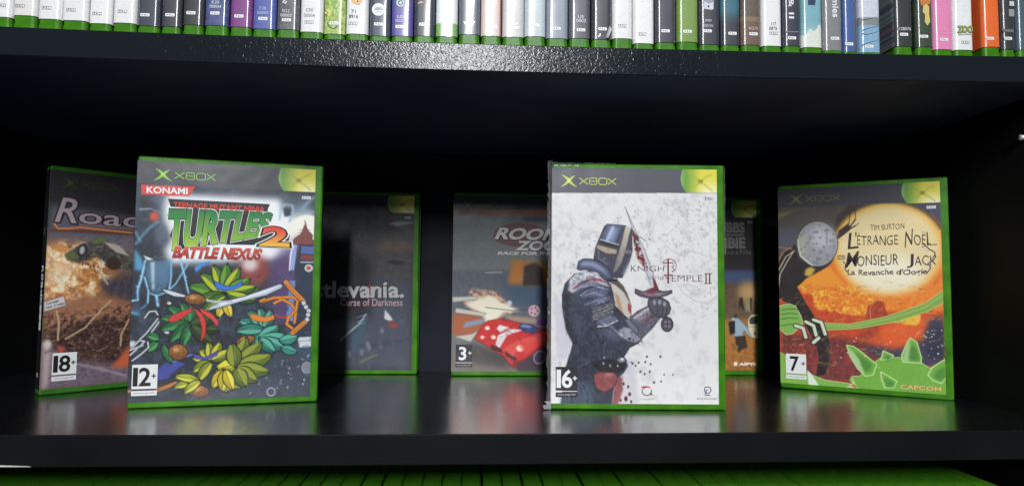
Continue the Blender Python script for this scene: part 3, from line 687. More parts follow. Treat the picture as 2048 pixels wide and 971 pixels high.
for k in range(6): A.line(zpts(ZK,[(255+k*9,55+k*28),(330+k*12,35+k*26),(430+k*6,70+k*26)]), .9, (176,186,214) if k%2 else (34,36,48), .6, .2, True)
# gauntlet
A.poly(zpts(ZK,[(720,190),(725,160),(760,150),(820,150),(860,175),(875,220),(865,250),(830,285),(780,275),(740,240)]), (78,78,90), .2, outline=OUT, ow=.6, tex=30)
for x,y in ((765,180),(800,178),(832,190)): A.ell(*zpts(ZK,[(x,y)])[0],4.6,6.4,(150,150,160),.7,.9,outline=(34,34,40),ow=.4)
for x in (790,825,850): A.line(zpts(ZK,[(x,215),(x-8,262)]), .5, (30,30,36), .9)
# pommel with cross
A.line(zpts(ZK,[(840,270),(845,300)]), 2.4, (70,64,74)); A.ell(*zpts(ZK,[(850,326)])[0],11.5,14,(86,80,92),.1,outline=(34,30,40),ow=.8)
A.ell(*zpts(ZK,[(852,324)])[0],8,9.6,(120,112,124),.2,outline=(40,34,44),ow=.4); A.line(zpts(ZK,[(852,296),(852,352)]),.7,(44,34,44)); A.line(zpts(ZK,[(830,324),(874,322)]),.7,(44,34,44))
# blade and guard
A.poly(zpts(Z6,[(62,40),(100,130),(150,230),(200,340),(240,440),(262,520),(270,560),(222,560),(210,500),(170,420),(140,330),(120,240),(95,140)]), (196,196,204), .2)
A.line(zpts(Z6,[(64,44),(120,170),(190,320),(245,470),(262,560)]), .5, (120,120,132)); A.line(zpts(Z6,[(64,44),(108,170),(140,320),(190,430),(230,545)]), .5, (130,128,138))
A.cloud(zpts(Z6,[(112,190),(150,240),(190,380),(215,440),(180,430),(140,370),(118,250)]), (112,30,36), 5, .38, .95, .3, 44, 9)
A.cloud(zpts(Z6,[(105,180),(150,240),(160,330),(130,330)]), (60,24,34), 5, .42, .9, .3, 46, 9)
A.poly(zpts(Z6,[(240,490),(262,520),(285,580),(240,590),(222,570),(250,560)]), (110,44,56), .2)
A.poly(zpts(Z6,[(130,572),(180,590),(230,575),(270,580),(320,590),(365,580),(368,598),(330,615),(270,630),(220,632),(160,618),(130,600)]), (92,78,92), .1, outline=(34,26,38), ow=.6)
A.poly(zpts(Z6,[(150,588),(220,600),(300,602),(350,592),(290,612),(220,612)]), (170,160,174), .5, .9); A.poly(zpts(Z6,[(210,570),(265,575),(250,610),(205,600)]), (122,46,62), .6, .8)
# helmet
A.poly(zpts(Z5,[(440,500),(500,500),(545,400),(565,330),(560,190),(520,165),(405,155),(385,170),(350,250),(330,300),(315,380),(400,430),(425,480)]), (62,65,80), .2, outline=(34,34,42), ow=.5, tex=24)
A.poly(zpts(Z5,[(405,158),(512,170),(475,292),(360,258)]), (84,92,122), .3); A.poly(zpts(Z5,[(425,170),(470,180),(440,270),(395,255)]), (150,164,200), 1.6, .9)
A.poly(zpts(Z5,[(490,190),(512,172),(470,295),(450,285)]), (60,62,80), .4)
A.poly(zpts(Z5,[(355,252),(475,285),(472,308),(400,300),(350,275)]), (36,38,48), .2); A.line(zpts(Z5,[(358,254),(475,288)]), .7, (206,208,216))
A.poly(zpts(Z5,[(340,288),(465,322),(462,348),(400,345),(335,312)]), (176,156,134), .3); A.line(zpts(Z5,[(336,314),(400,347),(460,350)]), .5,(70,54,40))
A.poly(zpts(Z5,[(520,165),(558,180),(530,300),(500,400),(470,450),(440,470),(462,380),(500,260)]), (200,190,174), .3, grad2=(120,116,120)); A.line(zpts(Z5,[(558,180),(528,300),(500,400),(470,450)]), .5,(60,56,60)); A.line(zpts(Z5,[(520,168),(480,330),(445,455)]), .4,(90,84,80))
A.poly(zpts(Z5,[(515,318),(562,322),(560,345),(510,345)]), (110,108,112), .4); A.ell(*zpts(Z5,[(385,378)])[0],2,2,(130,134,144),.4)
A.poly(zpts(Z5,[(500,480),(540,400),(565,330),(540,440),(510,495)]), (180,176,190), 1.2, .8)
painterly(A,Z5,[(405,158),(555,190),(500,500),(330,380),(350,250)],[(40,42,54),(110,116,140),(70,74,92),(150,156,176)],110,9,.5,106,1.9,.5,.5)
A.line(zpts(Z5,[(440,175),(415,230),(400,262)]), 1.8, (206,214,236), .7, .6); A.line(zpts(Z5,[(350,330),(345,375),(400,410)]), 1.0, (130,136,156), .6, .4)
# gorget
A.poly(zpts(Z5,[(208,442),(218,395),(250,378),(300,380),(360,402),(410,440),(440,500),(425,528),(390,510),(340,465),(270,448),(225,452)]), (72,78,106), .2, outline=(30,32,44), ow=.6)
A.poly(zpts(Z5,[(225,410),(260,392),(320,400),(380,440),(420,500),(370,460),(300,425),(240,425)]), (150,158,188), 1.2, .85)
A.poly(zpts(Z5,[(400,510),(470,505),(470,522),(410,530)]), (30,30,38), .3)
# pouch, belt
A.poly(zpts(ZK,[(360,660),(400,640),(500,640),(520,680),(500,740),(440,775),(390,760),(365,720)]), (136,72,74), .4, outline=(50,28,32), ow=.5, tex=40); A.ell(*zpts(ZK,[(460,660)])[0],9,4,(186,132,130),1.2,.8)
A.poly(zpts(ZK,[(340,590),(430,560),(580,560),(570,620),(520,650),(400,640)]), (38,34,40), .4, tex=50); A.ell(*zpts(ZK,[(545,563)])[0],9,6,(120,122,134),.5,outline=OUT,ow=.4); A.ell(*zpts(ZK,[(550,558)])[0],3.4,2.6,(226,228,232),.4)
for x,y in ((430,545),(425,585),(470,600),(520,600)): A.poly(zpts(ZK,[(x,y-12),(x+6,y+6),(x-6,y+8)]), (190,190,196), .1)
A.line(zpts(ZK,[(190,640),(260,610),(340,570)]), .4, (100,108,120)); A.cloud(zpts(ZK,body), (74,80,100), 7, .56, .6, .5, 51, 7)
for x,y in ((610,578),(672,640),(700,655),(735,640),(810,705),(762,712),(830,660),(888,660),(740,590),(660,580),(705,575),(805,540),(620,585),(640,600),(715,540)): 
    r = 1.1+.9*rs.rand(); A.ell(*zpts(ZK,[(x,y)])[0],r,r*1.4,(36,34,42),.1,rot=.4)
for x,y in ((265,850),(240,915),(285,790),(425,665),(385,700)): A.ell(*zpts(ZH,[(x,y)])[0],1.3,1.3,(70,72,84),.1)
for a_ in ([(770,630),(825,668)],[(838,642),(860,662)]): A.line(zpts(ZH,a_), .4, (50,46,50))
for x,y in ((605,487),(630,484)): A.ell(*zpts(ZH,[(x,y)])[0],1,1,(60,60,66),.1)
A.grain(3,3,6)
orb(A, kni)
kni.finish(A, None)
S = Sheet(); T_=(104,58,60)
q = lambda P,z=None: kni.to_uv(P if z is None else zpts(z,P))
def tq(s,bl,br,tl,col,l,z,of=-.012): a_=q([bl,br,tl],z); S.text(s,a_[0],a_[1],a_[2],col,l,offset=of)
tq('K',(102,462),(140,462),(102,418),T_,2,Z6); tq('NIGH',(146,460),(318,460),(146,424),T_,2,Z6); tq('S',(364,460),(388,460),(364,424),T_,2,Z6)
tq('OF THE',(196,514),(318,514),(196,490),(130,112,112),2,Z6); tq('EMPLE',(366,526),(566,526),(366,484),(96,60,60),2,Z6)
for x in (588,612): S.stroke(q([(x,476),(x,536)],Z6),1.0,(104,36,40),2)
S.stroke(q([(576,474),(626,474)],Z6),.55,(104,36,40),3); S.stroke(q([(576,538),(626,538)],Z6),.55,(104,36,40),3)
S.stroke(q([(343,380),(343,538)],Z6),1.2,(108,34,38),3); S.stroke(q([(312,404),(374,404)],Z6),.6,(108,34,38),4); S.stroke(q([(316,484),(372,484)],Z6),.6,(108,34,38),4)
t_ = np.linspace(-2.7,1.1,26); cc = zpts(Z6,[(350,424)])[0]; S.stroke(kni.to_uv([(cc[0]+14*math.cos(a),cc[1]+14*math.sin(a)) for a in t_]),.5,(130,40,46),2)
S.stroke(q([(322,478),(330,500),(343,510)],Z6),.5,(120,40,46),2)
S.build('title_lettering', kni.cover, M_PRINT, kni.fmap)
S = Sheet()
t_ = np.linspace(-.5,2*math.pi-1.6,26); cc = zpts(ZK,[(714,775)])[0]; S.stroke(kni.to_uv([(cc[0]+9.5*math.cos(a),cc[1]+8.2*math.sin(a)) for a in t_]),.75,(92,84,86),2)
S.stroke(q([(676,748),(700,743),(736,748)],ZK),1.0,(190,60,60),3); S.stroke(q([(735,785),(752,800)],ZK),1.0,(80,76,80),3)
tq('CAULDRON',(668,832),(764,832),(668,823),(120,118,122),2,ZK,0)
S.build('publisher_badge', kni.cover, M_PRINT, kni.fmap); S = Sheet()
tq('PLAYLOGIC',(1052,832),(1188,832),(1052,817),(90,92,104),2,ZK,0)
S.stroke(q([(1108,790),(1100,765),(1104,748),(1120,744),(1138,750),(1144,768),(1134,786),(1114,790),(1112,770),(1122,764)],ZK),.8,(70,72,110),2)
S.stroke(q([(1108,790),(1102,800),(1140,802)],ZK),.8,(90,92,120),2)
S.build('publisher_badge', kni.cover, M_PRINT, kni.fmap)
header(kni, (186,206,92), 7.0, pal_v=25.2, pal_col=(196,196,200))
badge(kni, '16', 3.9, 157.6, dark=True, wd=16.6)
def ks(sh):
    sh.rect(1.7,IT,12.8,40,(30,34,34),1); sh.text('K T II',(4,150),(4,90),(10,150),(120,100,90),1)
kni.spine((112,100,92), ks)
# loose heat-sealed film: a crinkled strip standing out past the hinge side and over the top
def film(x0, xo, z0, z1, n, seed, name='plastic_wrap', horiz=False):
    rs = np.random.RandomState(seed); V=[];F=[]
    for i in range(n+1):
        t=i/n; z=z0+(z1-z0)*t
        for k in range(5):
            s_=k/4; j = rs.randn()*.0004*(s_>0)
            if horiz: V.append((z, -0.0012+s_*.004+rs.randn()*.0004*(s_>0), x0+(xo*s_)*(.75+.4*rs.rand())))
            else: V.append((x0+xo*s_*(.8+.35*rs.rand()), -0.0011+.004*math.sin(s_*2.2)+j, z))
    for i in range(n):
        for k in range(4): a=i*5+k; F.append((a,a+1,a+6,a+5))
    me = bpy.data.meshes.new(name); me.from_pydata(V,[],F); 
    return link(name, me, kni.root, [M_FILM])
film(0.0006,-0.0034,0.0,0.1925,70,3); film(CH-0.0004,0.0016,0.0,0.05,26,5,horiz=True); film(CW-0.0004,0.0018,0.12,0.19,24,8)
me = bpy.data.meshes.new('plastic_wrap'); me.from_pydata([(.0004,-.0006,.0002),(-.0052,-.002,.0006),(-.0028,-.004,.0042),(-.0046,.001,.006),(.0002,-.0012,.0062),(-.006,-.003,.0035)],[],[(0,1,2),(0,2,4),(2,3,4),(1,5,2)])
M_GLARE, nt, b = new_mat('glaring_film_crimp'); b.inputs['Base Color'].default_value=(.7,.7,.72,1); b.inputs['Roughness'].default_value=.2; b.inputs['Alpha'].default_value=.6  # crimped clear film, its glints painted in as a pale colour
link('film_crimp', me, kni.root, [M_GLARE])
rs = np.random.RandomState(2); V=[];F=[]
for i in range(15):
    x=.0015+i*.0016; V += [(x,-.0007,CH-.0022-.0006*rs.rand()),(x+.0006*rs.rand(),-.0009,CH-.0009-.0009*rs.rand())]
for i in (0,1,3,4,5,7,10,11): a=2*i; F.append((a,a+2,a+3,a+1))
me = bpy.data.meshes.new('film_crimp'); me.from_pydata(V,[],F); link('film_crimp', me, kni.root, [M_GLARE])
# ================================================================== far right: moonlit orange cover
jac = Case(0.29475, 0.17409, -0.53476, 'rightmost displayed game case, big pale moon on an orange and green cover')
A = jac.art((62,52,48))
ZJ=(1540,340,4.045); ZL=(1540,570,3.885); ZC=(1380,700,4.855)
A.poly(zpts(ZJ,[(50,100),(1440,30),(1440,258),(50,300)]), (66,66,74), .2)
A.poly(zpts(ZJ,[(50,300),(640,280),(540,380),(500,700),(50,800)]), (84,78,74), 1)
A.poly(zpts(ZJ,[(60,350),(320,300),(200,330),(70,400)]), (128,128,74), 1.2, .7)
A.poly(zpts(ZJ,[(60,480),(240,470),(200,620),(60,640)]), (86,92,110), 2.5, .8)
A.poly(zpts(ZJ,[(1130,262),(1400,258),(1410,470),(1300,350)]), (66,70,88), .3)
# sky and fire
A.poly(zpts(ZJ,[(215,960),(480,770),(700,500),(1410,480),(1410,970)]), (232,120,40), .3)
A.poly(zpts(ZL,[(60,0),(1400,0),(1380,860),(60,860)]), (206,82,40), 0, tex=24)
A.poly(zpts(ZJ,[(215,960),(230,900),(480,775),(640,970)]), (238,150,44), 1)
A.poly(zpts(ZL,[(210,0),(1400,-40),(1370,200),(900,200),(700,230),(560,220),(380,190),(250,70)]), (234,132,44), 1, tex=30)
A.cloud(zpts(ZL,[(210,0),(700,0),(900,200),(700,240),(560,220),(380,190),(250,70)]), (242,196,62), 12, .46, .9, 1, 61, 6)
A.cloud(zpts(ZL,[(210,0),(900,0),(900,200),(560,260),(300,200)]), (214,98,42), 7, .56, .8, 1, 63, 8)
A.poly(zpts(ZL,[(215,10),(240,60),(300,70),(320,60),(340,110),(350,190),(420,200),(440,180),(470,215),(500,190),(560,225),(700,235),(760,330),(700,420),(560,460),(200,500),(60,420),(60,120)]), (196,74,40), .6, tex=36)
A.poly(zpts(ZL,[(690,400),(740,250),(760,160),(830,115),(880,125),(900,190),(930,240),(900,330),(760,420)]), (170,66,42), .4, tex=40); A.line(zpts(ZL,[(800,140),(775,180),(780,260)]), .7,(222,140,90),.8,.2)
A.poly(zpts(ZL,[(860,330),(1380,220),(1380,420),(1000,460),(880,420)]), (222,98,44), 1.5, tex=30)
A.poly(zpts(ZL,[(60,360),(560,400),(760,440),(900,520),(700,760),(60,760)]), (110,52,50), 3, tex=36); A.cloud(zpts(ZL,[(80,440),(640,480),(660,740),(300,740)]), (158,56,50), 10, .5, .9, 1.5, 66, 6)
A.poly(zpts(ZL,[(700,480),(1000,470),(1180,420),(1230,260),(1380,220),(1380,600),(1180,640),(860,560)]), (64,60,80), 2.2); A.poly(zpts(ZL,[(1240,330),(1380,300),(1380,560),(1200,560)]), (46,48,68), 2)
A.poly(zpts(ZL,[(830,300),(1000,280),(1060,470),(930,500)]), (224,92,40), 3, .8)
A.poly(zpts(ZL,[(940,285),(1000,262),(1080,240),(1170,225),(1165,280),(1130,310),(1050,298)]), (238,180,60), .3); A.line(zpts(ZL,[(985,268),(1010,290),(1050,275)]),.4,(120,60,30)); A.line(zpts(ZL,[(1210,215),(1290,210)]),.5,(236,180,90),.8)
# moon
c0 = zpts(ZJ,[(960,640)])[0]
A.ell(*c0,112,92,(240,178,52),1.6,grad2=(238,160,50),n=70)
A.ell(*c0,104,87,(232,212,160),3.0,n=70); A.ell(c0[0]-2,c0[1]+46,72,36,(244,238,214),5,.9)
A.poly(zpts(ZJ,[(50,90),(1440,30),(1440,256),(700,278),(50,300)]), (66,66,74), .2)
A.poly(zpts(ZJ,[(1150,258),(1420,256),(1420,480),(1390,470),(1340,390),(1260,320)]), (66,70,90), .4)
A.line(zpts(ZJ,[(1300,350),(1370,430),(1410,500)]), 1.2,(150,84,60),.8,.4)
# generic stand-in: bare dark tree and a plain pale stone ball
DK=(40,34,36)
A.poly(zpts(ZJ,[(60,760),(120,660),(200,600),(250,640),(300,740),(360,790),(480,770),(300,870),(215,950),(240,975),(60,975)]), DK, .3, tex=16)
A.poly(zpts(ZL,[(60,-10),(200,-10),(260,100),(360,260),(460,420),(470,560),(430,690),(360,700),(380,540),(330,400),(240,250),(150,150),(60,90)]), DK, .4, tex=20)
A.line(zpts(ZL,[(440,440),(470,540),(440,700)]), 1.4, (96,80,72), .7, .8); A.line(zpts(ZL,[(360,470),(370,560),(340,690)]), 1.2, (160,74,60), .6, .7)
for P in ([(66,740),(110,660),(180,620)],[(66,820),(130,700),(200,650)],[(70,960),(84,840),(140,740),(190,660)],[(66,620),(180,640)]): A.line(zpts(ZJ,P), .9, (206,196,170) if P[0][1]>800 else (186,120,92), .9, .15)
for P in ([(545,545),(580,490),(640,430),(650,330)],[(560,540),(640,470),(690,400),(690,310)],[(550,550),(640,480),(690,450),(718,430)]): A.line(zpts(ZJ,P), 2.2, (52,42,40), .95, .1, True)
A.poly(zpts(ZJ,[(540,550),(555,490),(620,440),(660,450),(630,500),(590,520)]), (58,44,46), .2)
A.poly(zpts(ZJ,[(290,800),(330,780),(370,800),(330,860),(280,850)]), (216,180,84), .8, .9)
q0 = zpts(ZJ,[(385,596)])[0]
A.ell(*q0,41,45,(150,152,156),.1,outline=(44,46,44),ow=.6,n=50); A.ell(q0[0]+8,q0[1]-14,27,22,(196,198,204),4,.9); A.ell(q0[0]-30,q0[1]+4,8,26,(186,180,160),2,.7)
A.cloud([(q0[0]-38,q0[1]-40),(q0[0]+38,q0[1]-40),(q0[0]+38,q0[1]+42),(q0[0]-38,q0[1]+42)] and [(q0[0]+38*math.cos(t),q0[1]+42*math.sin(t)) for t in np.linspace(0,6.28,24)], (112,116,122), 11, .54, .75, .6, 71, 6)
A.line([(q0[0]-39,q0[1]-8),(q0[0]-34,q0[1]+24),(q0[0]-10,q0[1]+43)], 1.1, (216,216,196), .8, .2)
painterly(A,ZL,[(210,0),(1370,-40),(1380,420),(860,560),(60,700),(60,120)],[(240,180,60),(170,60,36),(226,110,44),(120,44,40),(250,210,110)],420,13,1.0,116,-.5,1.4,.5,.35)
painterly(A,ZL,[(60,360),(560,400),(900,520),(700,760),(60,760)],[(60,30,34),(170,70,56),(110,50,60)],160,10,.9,117,.8,1.6,.5,.3)
# green vine and coil
A.poly(zpts(ZL,[(400,290),(620,298),(900,240),(1200,140),(1380,10),(1380,110),(1220,200),(1000,275),(700,330),(430,345)]), (130,168,74), .3, outline=(190,214,130), ow=.5); A.line(zpts(ZL,[(430,310),(650,315),(950,250),(1200,170),(1370,50)]), 1.2, (168,196,112), .7, .4)
A.poly(zpts(ZL,[(70,160),(150,140),(200,160),(240,230),(260,290),(180,370),(130,380),(70,330)]), (128,178,84), .3, outline=(200,220,150), ow=.6)
for y in (180,215,250,300): A.line(zpts(ZL,[(90,y+10),(150,y),(215,y+5)]), 1.1, (70,112,50), .8, .2)
# pale twigs (stand-in)
for P in ([(200,310),(260,330),(280,400)],[(280,280),(340,310),(360,385)],[(340,265),(400,285),(430,375)],[(340,440),(380,405)]):
    A.line(zpts(ZL,P), 4.4, (24,22,24)); A.line(zpts(ZL,P), 2.8, (206,216,190))
# spiky green plants
GR=(112,170,62); LG=(196,226,160); DG=(64,124,52)
A.poly(zpts(ZL,[(640,700),(700,700),(800,600),(860,560),(1000,555),(1180,600),(1240,640),(1380,560),(1380,850),(700,805),(620,730)]), GR, .3, outline=(176,214,120), ow=.6, tex=14)
for P,hole in (([(595,460),(650,470),(720,520),(830,610),(800,690),(740,700),(680,640),(620,540)],0),([(1090,405),(1140,440),(1175,560),(1170,600),(1030,590),(1020,540),(1060,450)],0),([(880,505),(960,540),(930,570),(860,575)],0),([(860,665),(985,740),(960,790),(890,790),(865,720)],0),([(1380,555),(1378,700),(1330,755),(1260,730),(1225,690),(1260,630)],0)):
    A.poly(zpts(ZL,P), GR, .2, outline=LG, ow=.8); c1 = np.mean(P,0)
    A.poly(zpts(ZL,[tuple(np.array(p)*.62+c1*.38+np.array((10,14))) for p in P]), DG, 1.0, .75)
A.poly(zpts(ZL,[(600,465),(690,560),(740,700),(690,650),(620,550)]), (176,206,150), .8, .9); A.poly(zpts(ZL,[(1090,410),(1075,590),(1030,590),(1050,470)]), (176,206,150), .8, .8)
A.poly(zpts(ZL,[(60,500),(120,540),(150,660),(300,680),(430,730),(640,760),(560,800),(60,770)]), (124,176,76), .4, outline=(190,216,150), ow=.5)
A.poly(zpts(ZL,[(290,650),(330,690),(385,780),(300,765)]), (218,226,208), .4); A.poly(zpts(ZL,[(640,700),(660,760),(560,800),(720,805),(640,780)]), (190,214,150), .4)
rs = np.random.RandomState(5)
for k in range(46):
    x,y = (1190+rs.rand()*180, 340+rs.rand()*230) if k<26 else (500+rs.rand()*460, 400+rs.rand()*330)
    if k>=26 and y>640 and x>640: continue
    r = .6+rs.rand()*1.1; A.ell(*zpts(ZL,[(x,y)])[0],r,r,(228,224,224) if k<26 else (226,190,180),.1,.9)
A.grain(4,3,8)
orb(A, jac)
jac.finish(A, None)
S = Sheet(); q = lambda P,z=None: jac.to_uv(P if z is None else zpts(z,P))
BR=(58,42,46)
def tj(s,bl,br,tl,of=.0,col=BR,z=ZJ,l=2,warp=None): a_=q([bl,br,tl],z); S.text(s,a_[0],a_[1],a_[2],col,l,offset=of,warp=warp)
def odd(sd):
    def f(q_):
        x,y = q_[:,0],q_[:,1]; return np.stack([x+.006*np.sin(7*y+sd), y+.05*np.sin(13*x+sd)],1)
    return f
tj('TIM BURTON',(812,490),(1086,474),(810,444),-.005,warp=odd(1))
tj('L',(628,640),(716,630),(640,508),.0); tj("'",(690,540),(700,540),(690,500),.0)
tj('ÉTRANGE',(704,606),(1036,606),(704,508),-.004,warp=odd(2)); tj('N',(1090,628),(1150,600),(1096,500),.0); tj('OËL',(1164,606),(1300,606),(1164,500),-.004,warp=odd(1)); S.stroke(q([(1270,500),(1280,604),(1350,600)],ZJ),.8,BR,3)
S.frame(*q([(546,688)],ZJ)[0],*q([(608,722)],ZJ)[0],.45,BR,2); tj('DE',(556,716),(600,714),(556,694),.0)
tj('M',(610,790),(700,775),(630,668),.004); tj('ONSIEUR',(706,775),(1040,765),(706,690),-.004,warp=odd(3)); tj('J',(1108,790),(1160,786),(1110,680),.004); tj('ACK',(1170,770),(1345,768),(1170,690),-.004,warp=odd(2))
tj("La Revanche d'Oogie",(628,862),(1272,856),(628,804),.018,(84,66,70),warp=odd(1))
xs = [(590,735),(612,760),(606,800),(630,825)]; S.stroke(q(xs,ZJ),.7,BR,3)
for P in ([(1230,620),(1260,612),(1290,640),(1330,660),(1340,700),(1320,730),(1280,750),(1300,790),(1270,830)],): S.stroke(q(P,ZJ),.9,(96,66,90),3)
for k in range(6): a_ = q([(1236+k*9,618+k*6)],ZJ)[0]; S.rect(a_[0],a_[1],a_[0]+.5,a_[1]+1.4,(230,220,200),4)
S.build('title_lettering', jac.cover, M_PRINT, jac.fmap)
S = Sheet()
a_ = q([(1014,800),(1328,822),(1016,768)],ZL); S.text('CAPCOM',a_[0],a_[1],a_[2],(92,70,120),2,offset=.055); S.text('CAPCOM',a_[0],a_[1],a_[2],(232,196,96),3,offset=.02)
S.build('publisher_badge', jac.cover, M_PRINT, jac.fmap)
header(jac, (150,150,96), 9.5, bright=.75, pal_v=24.6)
badge(jac, '7', 5.0, 158.0)
jac.spine((26,24,26))

# ================================================================== far left: explosion cover, spine visible
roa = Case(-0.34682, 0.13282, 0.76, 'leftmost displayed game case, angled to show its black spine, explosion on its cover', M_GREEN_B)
A = roa.art((96,74,62))
ZR=(60,290,3.5975); ZQ=(60,540,3.3475)
A.poly([(90,300),(290,310),(290,470),(90,455)], (40,38,42), .5)
A.poly(zpts(ZR,[(110,420),(1000,560),(1000,700),(110,760)]), (88,88,104), 3)
A.poly(zpts(ZR,[(110,690),(1000,640),(1000,900),(110,900)]), (120,110,120), 4, .8)
A.poly(zpts(ZR,[(100,620),(1000,660),(1000,630),(160,600)]), (90,60,52), .8)
A.poly(zpts(ZR,[(105,690),(330,700),(560,760),(640,900),(600,1040),(105,1040)]), (150,96,60), 5)
A.poly(zpts(ZQ,[(95,-150),(470,-120),(500,60),(440,180),(300,230),(95,220)]), (164,104,62), 5)
EX=[(95,-170),(330,-190),(540,-120),(540,60),(470,200),(300,240),(95,230)]
A.cloud(zpts(ZQ,EX), (214,150,84), 22, .40, .95, 4, 180, 7)
A.cloud(zpts(ZQ,EX), (248,234,204), 20, .47, .95, 2, 81, 6)
A.cloud(zpts(ZQ,[(95,-140),(480,-140),(470,100),(300,190),(95,200)]), (206,124,44), 14, .58, .9, 2, 85, 7)
A.ell(*zpts(ZQ,[(190,10)])[0], 26, 30, (250,240,216), 7, .85)
A.cloud(zpts(ZQ,[(250,-160),(520,-120),(470,0),(300,0)]), (66,34,26), 8, .54, .9, 1, 87, 8)
A.poly(zpts(ZQ,[(95,190),(440,160),(560,160),(900,260),(900,330),(95,420)]), (156,108,80), 3, tex=30)
A.poly(zpts(ZQ,[(95,420),(400,330),(900,300),(900,620),(300,640),(95,560)]), (70,48,44), 3, tex=44); A.cloud(zpts(ZQ,[(95,300),(900,200),(900,620),(95,600)]), (40,28,30), 9, .5, .8, 1, 83, 7); A.cloud(zpts(ZQ,[(95,300),(900,200),(900,620),(95,600)]), (146,104,80), 7, .6, .8, 1, 84, 8)
A.poly(zpts(ZQ,[(440,60),(900,20),(900,260),(520,160)]), (70,64,76), 3, tex=40)
A.poly(zpts(ZQ,[(290,600),(900,640),(900,800),(80,820),(85,500),(150,520)]), (110,96,112), 3, tex=34); A.poly(zpts(ZQ,[(85,490),(150,520),(120,760),(80,820)]), (190,170,172), 1.5, .85)
painterly(A,ZQ,[(95,-140),(480,-140),(470,100),(300,190),(95,200)],[(250,240,214),(226,150,60),(180,90,36),(240,200,130)],260,9,1.2,111,0,6,.6,.3)
painterly(A,ZQ,[(95,260),(900,200),(900,720),(95,740)],[(30,22,24),(150,110,86),(60,44,46),(110,80,70),(196,160,130)],420,14,.9,112,-.3,1.6,.6,.2)
painterly(A,ZR,[(250,680),(740,640),(740,971),(480,971)],[(40,36,44),(110,104,116),(66,50,46)],120,12,.9,113,-.4,1.4,.5,.3)
# leaping car
A.poly(zpts(ZR,[(250,790),(330,730),(420,700),(500,660),(560,690),(640,740),(740,790),(740,900),(600,880),(480,800),(360,850),(270,820)]), (74,72,68), .8, tex=70)
painterly(A,ZR,[(250,790),(500,660),(740,790),(740,900),(360,850)],[(150,146,138),(40,40,38),(96,110,70),(180,150,110)],90,9,.8,121,-.4,.9,.7)
A.poly(zpts(ZR,[(520,690),(640,720),(720,800),(620,770)]), (176,168,156), .7); A.poly(zpts(ZR,[(440,690),(520,655),(540,690),(470,710)]), (96,112,66), .8); A.poly(zpts(ZR,[(255,780),(330,760),(340,810),(280,820)]), (92,104,62), 1.2)
A.ell(*zpts(ZR,[(378,755)])[0],9,13,(56,56,60),.1,rot=.2,outline=(20,20,22),ow=.5); A.ell(*zpts(ZR,[(376,755)])[0],5,8,(170,172,178),.3,rot=.2)
A.ell(*zpts(ZR,[(600,850)])[0],15,13,(60,44,40),.5,rot=.2)
for P in ([(460,0),(520,90)],[(540,200),(470,270),(370,380),(240,455)],[(660,330),(610,430),(605,500)],[(180,270),(195,340),(188,460)]): A.line(zpts(ZQ,P), 1.5, (190,160,128), .9, .2)
A.ell(*zpts(ZQ,[(118,490)])[0],9,9,(220,212,206),1,.9); A.ell(*zpts(ZQ,[(210,525)])[0],7,7,(196,72,56),1.2,.9); A.poly(zpts(ZQ,[(540,650),(660,500),(700,560),(660,640)]), (190,92,60), 1.5); A.line(zpts(ZQ,[(300,620),(450,650),(640,700)]), 1.5, (170,160,168), .7, .6)
A.poly(zpts(ZQ,[(95,210),(228,168),(245,232),(95,275)]), (206,200,200), .1, outline=(90,80,76), ow=.4)
A.grain(4,3,12)
orb(A, roa)
roa.finish(A, None)
S = Sheet(); q = lambda P,z=None: roa.to_uv(P if z is None else zpts(z,P))
def tr(s,bl,br,tl,col,l,of,z=ZR,sh=.0): a_=q([bl,br,tl],z); S.text(s,a_[0],a_[1],a_[2],col,l,offset=of,shear=sh)
for of,c_,l in ((.05,(30,24,30),2),(.025,(96,52,60),3),(.008,(158,146,154),4)):
    tr('R',(180,548),(330,560),(240,380),c_,l,of); tr('oad',(350,560),(790,596),(366,450),c_,l,of)
tr('kill',(800,600),(1010,620),(812,470),(150,138,148),3,.015)
S.stroke(q([(170,560),(200,600),(280,600),(360,592),(740,632)],ZR),1.6,(196,120,60),2); S.stroke(q([(350,572),(740,600)],ZR),1.6,(120,100,104),2)
S.build('title_lettering', roa.cover, M_PRINT, roa.fmap); S = Sheet()
tr('Carnage',(108,238),(192,212),(106,218),(60,56,60),2,.01,ZQ); tr('next 3 miles',(104,258),(232,226),(102,242),(60,56,60),2,.01,ZQ)
S.build('sign_lettering', roa.cover, M_PRINT, roa.fmap)
header(roa, (90,110,60), 8.0, bright=.6)
badge(roa, '18', 8.0, 156.0)
def rs_(sh):
    for k,ch in enumerate('RoadKill'):
        v = 84+k*6.6; sh.text(ch,(4.2,v),(4.2,v+5.2),(9.8,v),(226,226,230),2,offset=.03)
    sh.stroke([(5,52),(9,58)],.8,(90,130,60),2); sh.stroke([(9,52),(5,58)],.8,(90,130,60),3)
    sh.rect(5.6,172,8.6,175.5,(214,214,218),2)
roa.spine((22,22,30), rs_)

